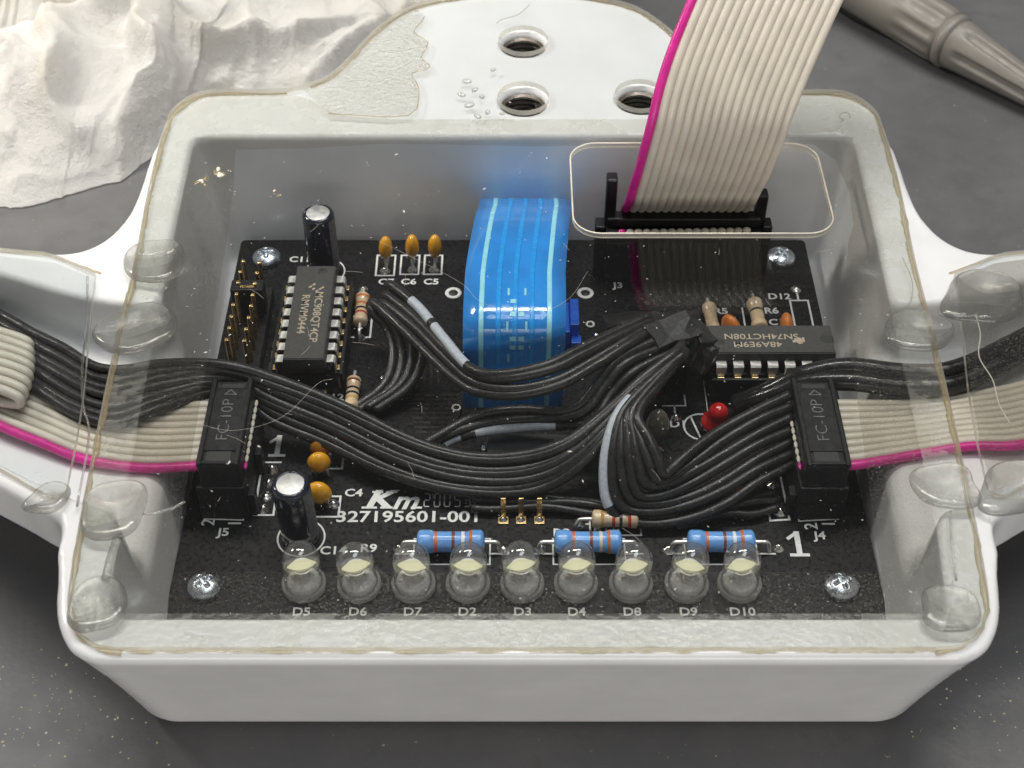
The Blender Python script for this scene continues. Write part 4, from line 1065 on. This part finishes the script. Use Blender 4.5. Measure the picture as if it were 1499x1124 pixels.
put('crack', tube_me('crack', [(*p, 18.9) for p in spline([(65.0, 31), (64.8, 27), (63.6, 22.5), (64.4, 18), (64.2, 13.5), (64.8, 10)], 5)], .09, 'edge', 5), oR)
put('glue_string', tube_me('glue_string', [(*p, 18.95) for p in spline([(-61.2, 39), (-59.5, 30), (-58.0, 20), (-56.4, 13), (-54.6, 8), (-53.6, -4)], 5)], .16, 'glue', 6), oL)

# ---------------------------------------------------------------- paper towel
from mathutils.geometry import delaunay_2d_cdt
def blur(Z_, n):
    for _ in range(n):
        P_ = np.pad(Z_, 1, mode='edge')
        Z_ = (P_[1:-1, 1:-1] * 2 + P_[:-2, 1:-1] + P_[2:, 1:-1] + P_[1:-1, :-2] + P_[1:-1, 2:]) / 6
    return Z_
def crease(X, Y, seed, cell, ang=0.0, stretch=1.0):
    """crumpled-paper facets: random heights joined by straight creases"""
    r = np.random.RandomState(seed)
    c, s_ = math.cos(ang), math.sin(ang)
    Pu, Pv = (X * c + Y * s_) / stretch, (-X * s_ + Y * c)
    u0, u1, v0, v1 = Pu.min() - cell, Pu.max() + cell, Pv.min() - cell, Pv.max() + cell
    pts = []
    for a in np.arange(u0, u1, cell):
        for b_ in np.arange(v0, v1, cell): pts.append((a + r.uniform(-.45, .45) * cell, b_ + r.uniform(-.45, .45) * cell))
    hs = r.uniform(-1, 1, len(pts))
    res = delaunay_2d_cdt([Vector(p) for p in pts], [], [], 0, 1e-5)
    co = np.array([tuple(v) for v in res[0]]); hh = np.array([hs[o[0]] for o in res[3]])
    out = np.zeros(X.shape)
    for tri in res[2]:
        A, B, C = co[tri[0]], co[tri[1]], co[tri[2]]
        det = (B[1] - C[1]) * (A[0] - C[0]) + (C[0] - B[0]) * (A[1] - C[1])
        if abs(det) < 1e-9: continue
        lo, hi = np.minimum(np.minimum(A, B), C), np.maximum(np.maximum(A, B), C)
        m_ = (Pu >= lo[0]) & (Pu <= hi[0]) & (Pv >= lo[1]) & (Pv <= hi[1])
        if not m_.any(): continue
        uu, vv = Pu[m_], Pv[m_]
        l0 = ((B[1] - C[1]) * (uu - C[0]) + (C[0] - B[0]) * (vv - C[1])) / det
        l1 = ((C[1] - A[1]) * (uu - C[0]) + (A[0] - C[0]) * (vv - C[1])) / det
        l2 = 1 - l0 - l1
        ok = (l0 >= -1e-6) & (l1 >= -1e-6) & (l2 >= -1e-6)
        o_ = out[m_]; o_[ok] = (l0 * hh[tri[0]] + l1 * hh[tri[1]] + l2 * hh[tri[2]])[ok]; out[m_] = o_
    return out
def sheet(name, parent, corner_fn, nu, nv, hfn):
    U_, V_ = np.meshgrid(np.linspace(0, 1, nu), np.linspace(0, 1, nv) ** 1.25, indexing='ij')
    X, Y = corner_fn(U_, V_)
    X, Y, Zz = hfn(X, Y, U_, V_)
    vs = np.stack([X, Y, np.maximum(Zz, -11.95)], -1).reshape(-1, 3)
    I = np.arange(nu * nv).reshape(nu, nv)
    q = np.stack([I[:-1, :-1], I[1:, :-1], I[1:, 1:], I[:-1, 1:]], -1).reshape(-1, 4)
    return put(name, me(name, vs.tolist(), q.tolist(), 'towel'), parent)
tw = thing('paper_towel', 'crumpled white paper towel heaped on the bench behind the housing', 'paper towel', (-100, 140, -12))
def edge_pts(pts, n): return resample(spline(pts, 10), n)
def patch(front, back, jag=.0, seed=0):
    r = np.random.RandomState(seed)
    def f(U_, V_):
        n = U_.shape[0]
        A, B = edge_pts(front, n), edge_pts(back, n)
        A = A + r.normal(0, jag, A.shape)
        P = A[:, None] * (1 - V_[..., None]) + B[:, None] * V_[..., None]
        return P[..., 0], P[..., 1]
    return f
FOLDS = [([(-73.4, 130.0), (-70.3, 120.1), (-72.5, 110.9), (-79.8, 102.3), (-92.9, 96.3)], 6.0, 3.4), ([(-73.0, 124.8), (-63.4, 115.3), (-58.7, 110.6)], 4.0, 2.6), ([(-60.1, 112.6), (-48.7, 117.3), (-40.1, 127.2), (-28.0, 139.5)], 6.0, 3.0), ([(-84.0, 137.7), (-90.7, 128.4), (-87.7, 112.6), (-80.5, 104.4)], 6.5, 3.6), ([(-79.4, 101.6), (-71.1, 106.4), (-67.3, 115.3), (-66.6, 124.4)], 4.0, 2.2), ([(-82.1, 136.5), (-68.3, 134.2), (-55.0, 133.0), (-42.2, 136.5)], 8.0, 3.6), ([(-120, 120), (-104, 114), (-97, 106)], 4.5, 3.4), ([(-114, 136), (-100, 128), (-95, 116)], 6.0, 3.6)]
fr = random.Random(12)
for q in range(46):
    cx_, cy_ = fr.uniform(-125, -15), fr.uniform(103, 175); an = fr.choice([.7, .9, 2.3, 2.6, 1.5]) + fr.uniform(-.35, .35); ln = fr.uniform(9, 26)
    bend = fr.uniform(-4, 4)
    pts = [(cx_ + t * ln * math.cos(an) - bend * (1 - 4 * t * t) * math.sin(an), cy_ + t * ln * math.sin(an) + bend * (1 - 4 * t * t) * math.cos(an)) for t in (-.5, -.2, .15, .5)]
    FOLDS.append((pts, fr.uniform(.7, 2.6), fr.uniform(1.2, 3.2)))
def folds(X, Y):
    h = np.zeros(X.shape)
    wx, wy = X + 1.2 * np.sin(Y * .35) + .7 * np.sin(X * .6 + 1), Y + 1.2 * np.sin(X * .31 + 2)
    for pts, amp, wid in FOLDS:
        p = spline(pts, 5); d = np.full(X.shape, 1e9); sd = np.zeros(X.shape)
        for a, b_ in zip(p[:-1], p[1:]):
            e_ = b_ - a; t = np.clip(((wx - a[0]) * e_[0] + (wy - a[1]) * e_[1]) / (e_ @ e_), 0, 1)
            qx, qy = wx - a[0] - t * e_[0], wy - a[1] - t * e_[1]
            q = np.hypot(qx, qy); m_ = q < d
            d = np.where(m_, q, d); sd = np.where(m_, np.sign(e_[0] * qy - e_[1] * qx), sd)
        h += amp * np.exp(-d / (wid * np.where(sd > 0, 1.7, .55)))     # steep on one side, long slope on the other
    return h
def h1(X, Y, U_, V_):
    e = np.clip(V_ * 14, 0, 1) ** .7
    big = blur(crease(X, Y, 4, 24, .9, 2.2), 4); med = blur(crease(X, Y, 8, 10, -.5, 1.6), 2); fin = blur(crease(X, Y, 9, 4.5), 1)
    base = 22 * np.clip(V_, 0, 1) ** 1.1
    return X + med * 1.0, Y + big * 1.5, -11.7 + blur(e * (.9 + base + folds(X, Y) * np.clip(.12 + V_ * 6, 0, 1) + (big + .5) * 4.0 * np.clip(.1 + V_ * 3, 0, 1) + med * .9 + fin * .28), 1)
sheet('sheet', tw, patch([(-190, 104), (-130, 96), (-100, 93.5), (-92, 92.6), (-84, 96.2), (-79, 98.8), (-74, 101), (-71, 106), (-66, 112), (-61, 119), (-50, 122), (-36, 121), (-14, 124), (8, 128)], [(-190, 230), (-150, 235), (-110, 236), (-70, 234), (-30, 226), (-10, 215), (-2, 205), (0, 195), (2, 186), (4, 178), (9, 176), (15, 174), (22, 172)], .12, 1), 300, 220, h1)
def h2(X, Y, U_, V_):
    e = np.clip(np.minimum(V_ * 10, (1 - U_) * 14), 0, 1) ** .6
    big = blur(crease(X, Y, 31, 21, .75, 2.4), 4); med = blur(crease(X, Y, 15, 9, -.7, 1.8), 2); fin = blur(crease(X, Y, 17, 4), 1)
    base = 6 + 3 * U_ + 30 * (1 - np.exp(-V_ * 2.6))
    return X + med * 1.6, Y + big * 2.0, -9.5 + base + blur(e * (3.0 + folds(X, Y) * .8 + (big + .5) * 7.5 + med * 1.2 + fin * .3), 1)
sheet('top_fold', tw, patch([(-190, 140), (-150, 134), (-122, 132), (-104, 133), (-95, 134), (-88, 137), (-82, 141), (-76, 144), (-68, 146), (-60, 147), (-50, 152), (-38, 158), (-24, 164)], [(-190, 240), (-150, 244), (-110, 244), (-80, 242), (-60, 238), (-40, 230), (-28, 222), (-22, 214), (-20, 206), (-20, 198), (-22, 192), (-24, 186), (-26, 180)], .2, 2), 280, 200, h2)

# ---------------------------------------------------------------- grey probe handle
pen = thing('probe_handle', 'grey beige plastic probe handle with ringed collar and slotted grip', 'probe', (84, 132, -12))
ax0 = Vector((91.0, 141.2, -6.2)); ax1 = Vector((102.4, 127.4, -7.6))
dirv = (ax1 - ax0).normalized()
q_ = Vector((0, 0, 1)).rotation_difference(dirv).to_matrix().to_4x4()
PM = Matrix.Translation(ax0) @ q_
def pen_me():
    prof = [(0, -62), (5.6, -62), (6.3, -60)] + [(6.3 - .5 * (k / 30), -60 + k * 2.0) for k in range(29)] + [(5.75, -3.0), (5.7, -1.9), (5.35, -1.7), (5.3, -1.35), (5.6, -1.2), (5.75, -.7), (5.75, .1), (5.55, .45), (5.0, .55), (5.0, .95), (5.25, 1.05)] + [(5.2 - k * .088, 1.2 + k * .9) for k in range(34)] + [(1.6, 33), (0, 33.4)]
    m_ = lathe_me('handle', prof, 'pen', 96)
    for v in m_.vertices:
        r = math.hypot(v.co.x, v.co.y); z = v.co.z
        if r < .1: continue
        a = math.degrees(math.atan2(v.co.y, v.co.x)) % 30
        dd = abs(a - 15) * math.pi / 180 * r
        if -11 < z < -2.2: dep = .42 * max(0, min(1, (.95 - dd) / .3)) * max(0, min(1, (z + 11) / 1.2))
        elif 3.2 < z < 26:
            a = math.degrees(math.atan2(v.co.y, v.co.x)) % 60
            dd = abs(a - 30) * math.pi / 180 * r
            dep = .75 * max(0, min(1, (1.0 - dd) / .35)) * max(0, min(1, (z - 3.2) / 1.2)) * max(0, min(1, (26 - z) / 8))
        else: dep = 0
        v.co.x *= (r - dep) / r; v.co.y *= (r - dep) / r
    return m_
put('handle', pen_me(), pen, PM)
put('dark_strip', tube_me('dark_strip', spline([(68.0, 168.5, -10.4), (73.0, 161.5, -10.3), (78.0, 155.3, -10.4), (81.5, 150.6, -11.0)], 6), [.6 + 1.1 * math.sin(math.pi * k / 18) for k in range(19)], 'penblack', 10), pen)  # black strip lying low beside the handle

vs, fs = [], []
for q in range(260):
    if q < 120: x, y = rng.gauss(-60, 8), rng.gauss(-14, 5)
    elif q < 190: x, y = rng.gauss(64, 8), rng.gauss(-12, 6)
    else: x, y = rng.uniform(-110, 115), rng.uniform(-25, 160)
    r_ = rng.uniform(.06, .2) * (1.8 if q % 13 == 0 else 1); st = len(vs)
    for k in range(4): a = k * math.pi / 2 + q; vs.append((x + r_ * rng.uniform(.7, 1.3) * math.cos(a), y + r_ * rng.uniform(.7, 1.3) * math.sin(a), -11.99))
    vs.append((x, y, -11.99 + r_))
    fs += [(st + k, st + (k + 1) % 4, st + 4) for k in range(4)]
tag(put('bench_dust', me('bench_dust', vs, fs, 'crumb', False)), 'pale gritty dust specks scattered over the grey bench', 'dust', kind='stuff')
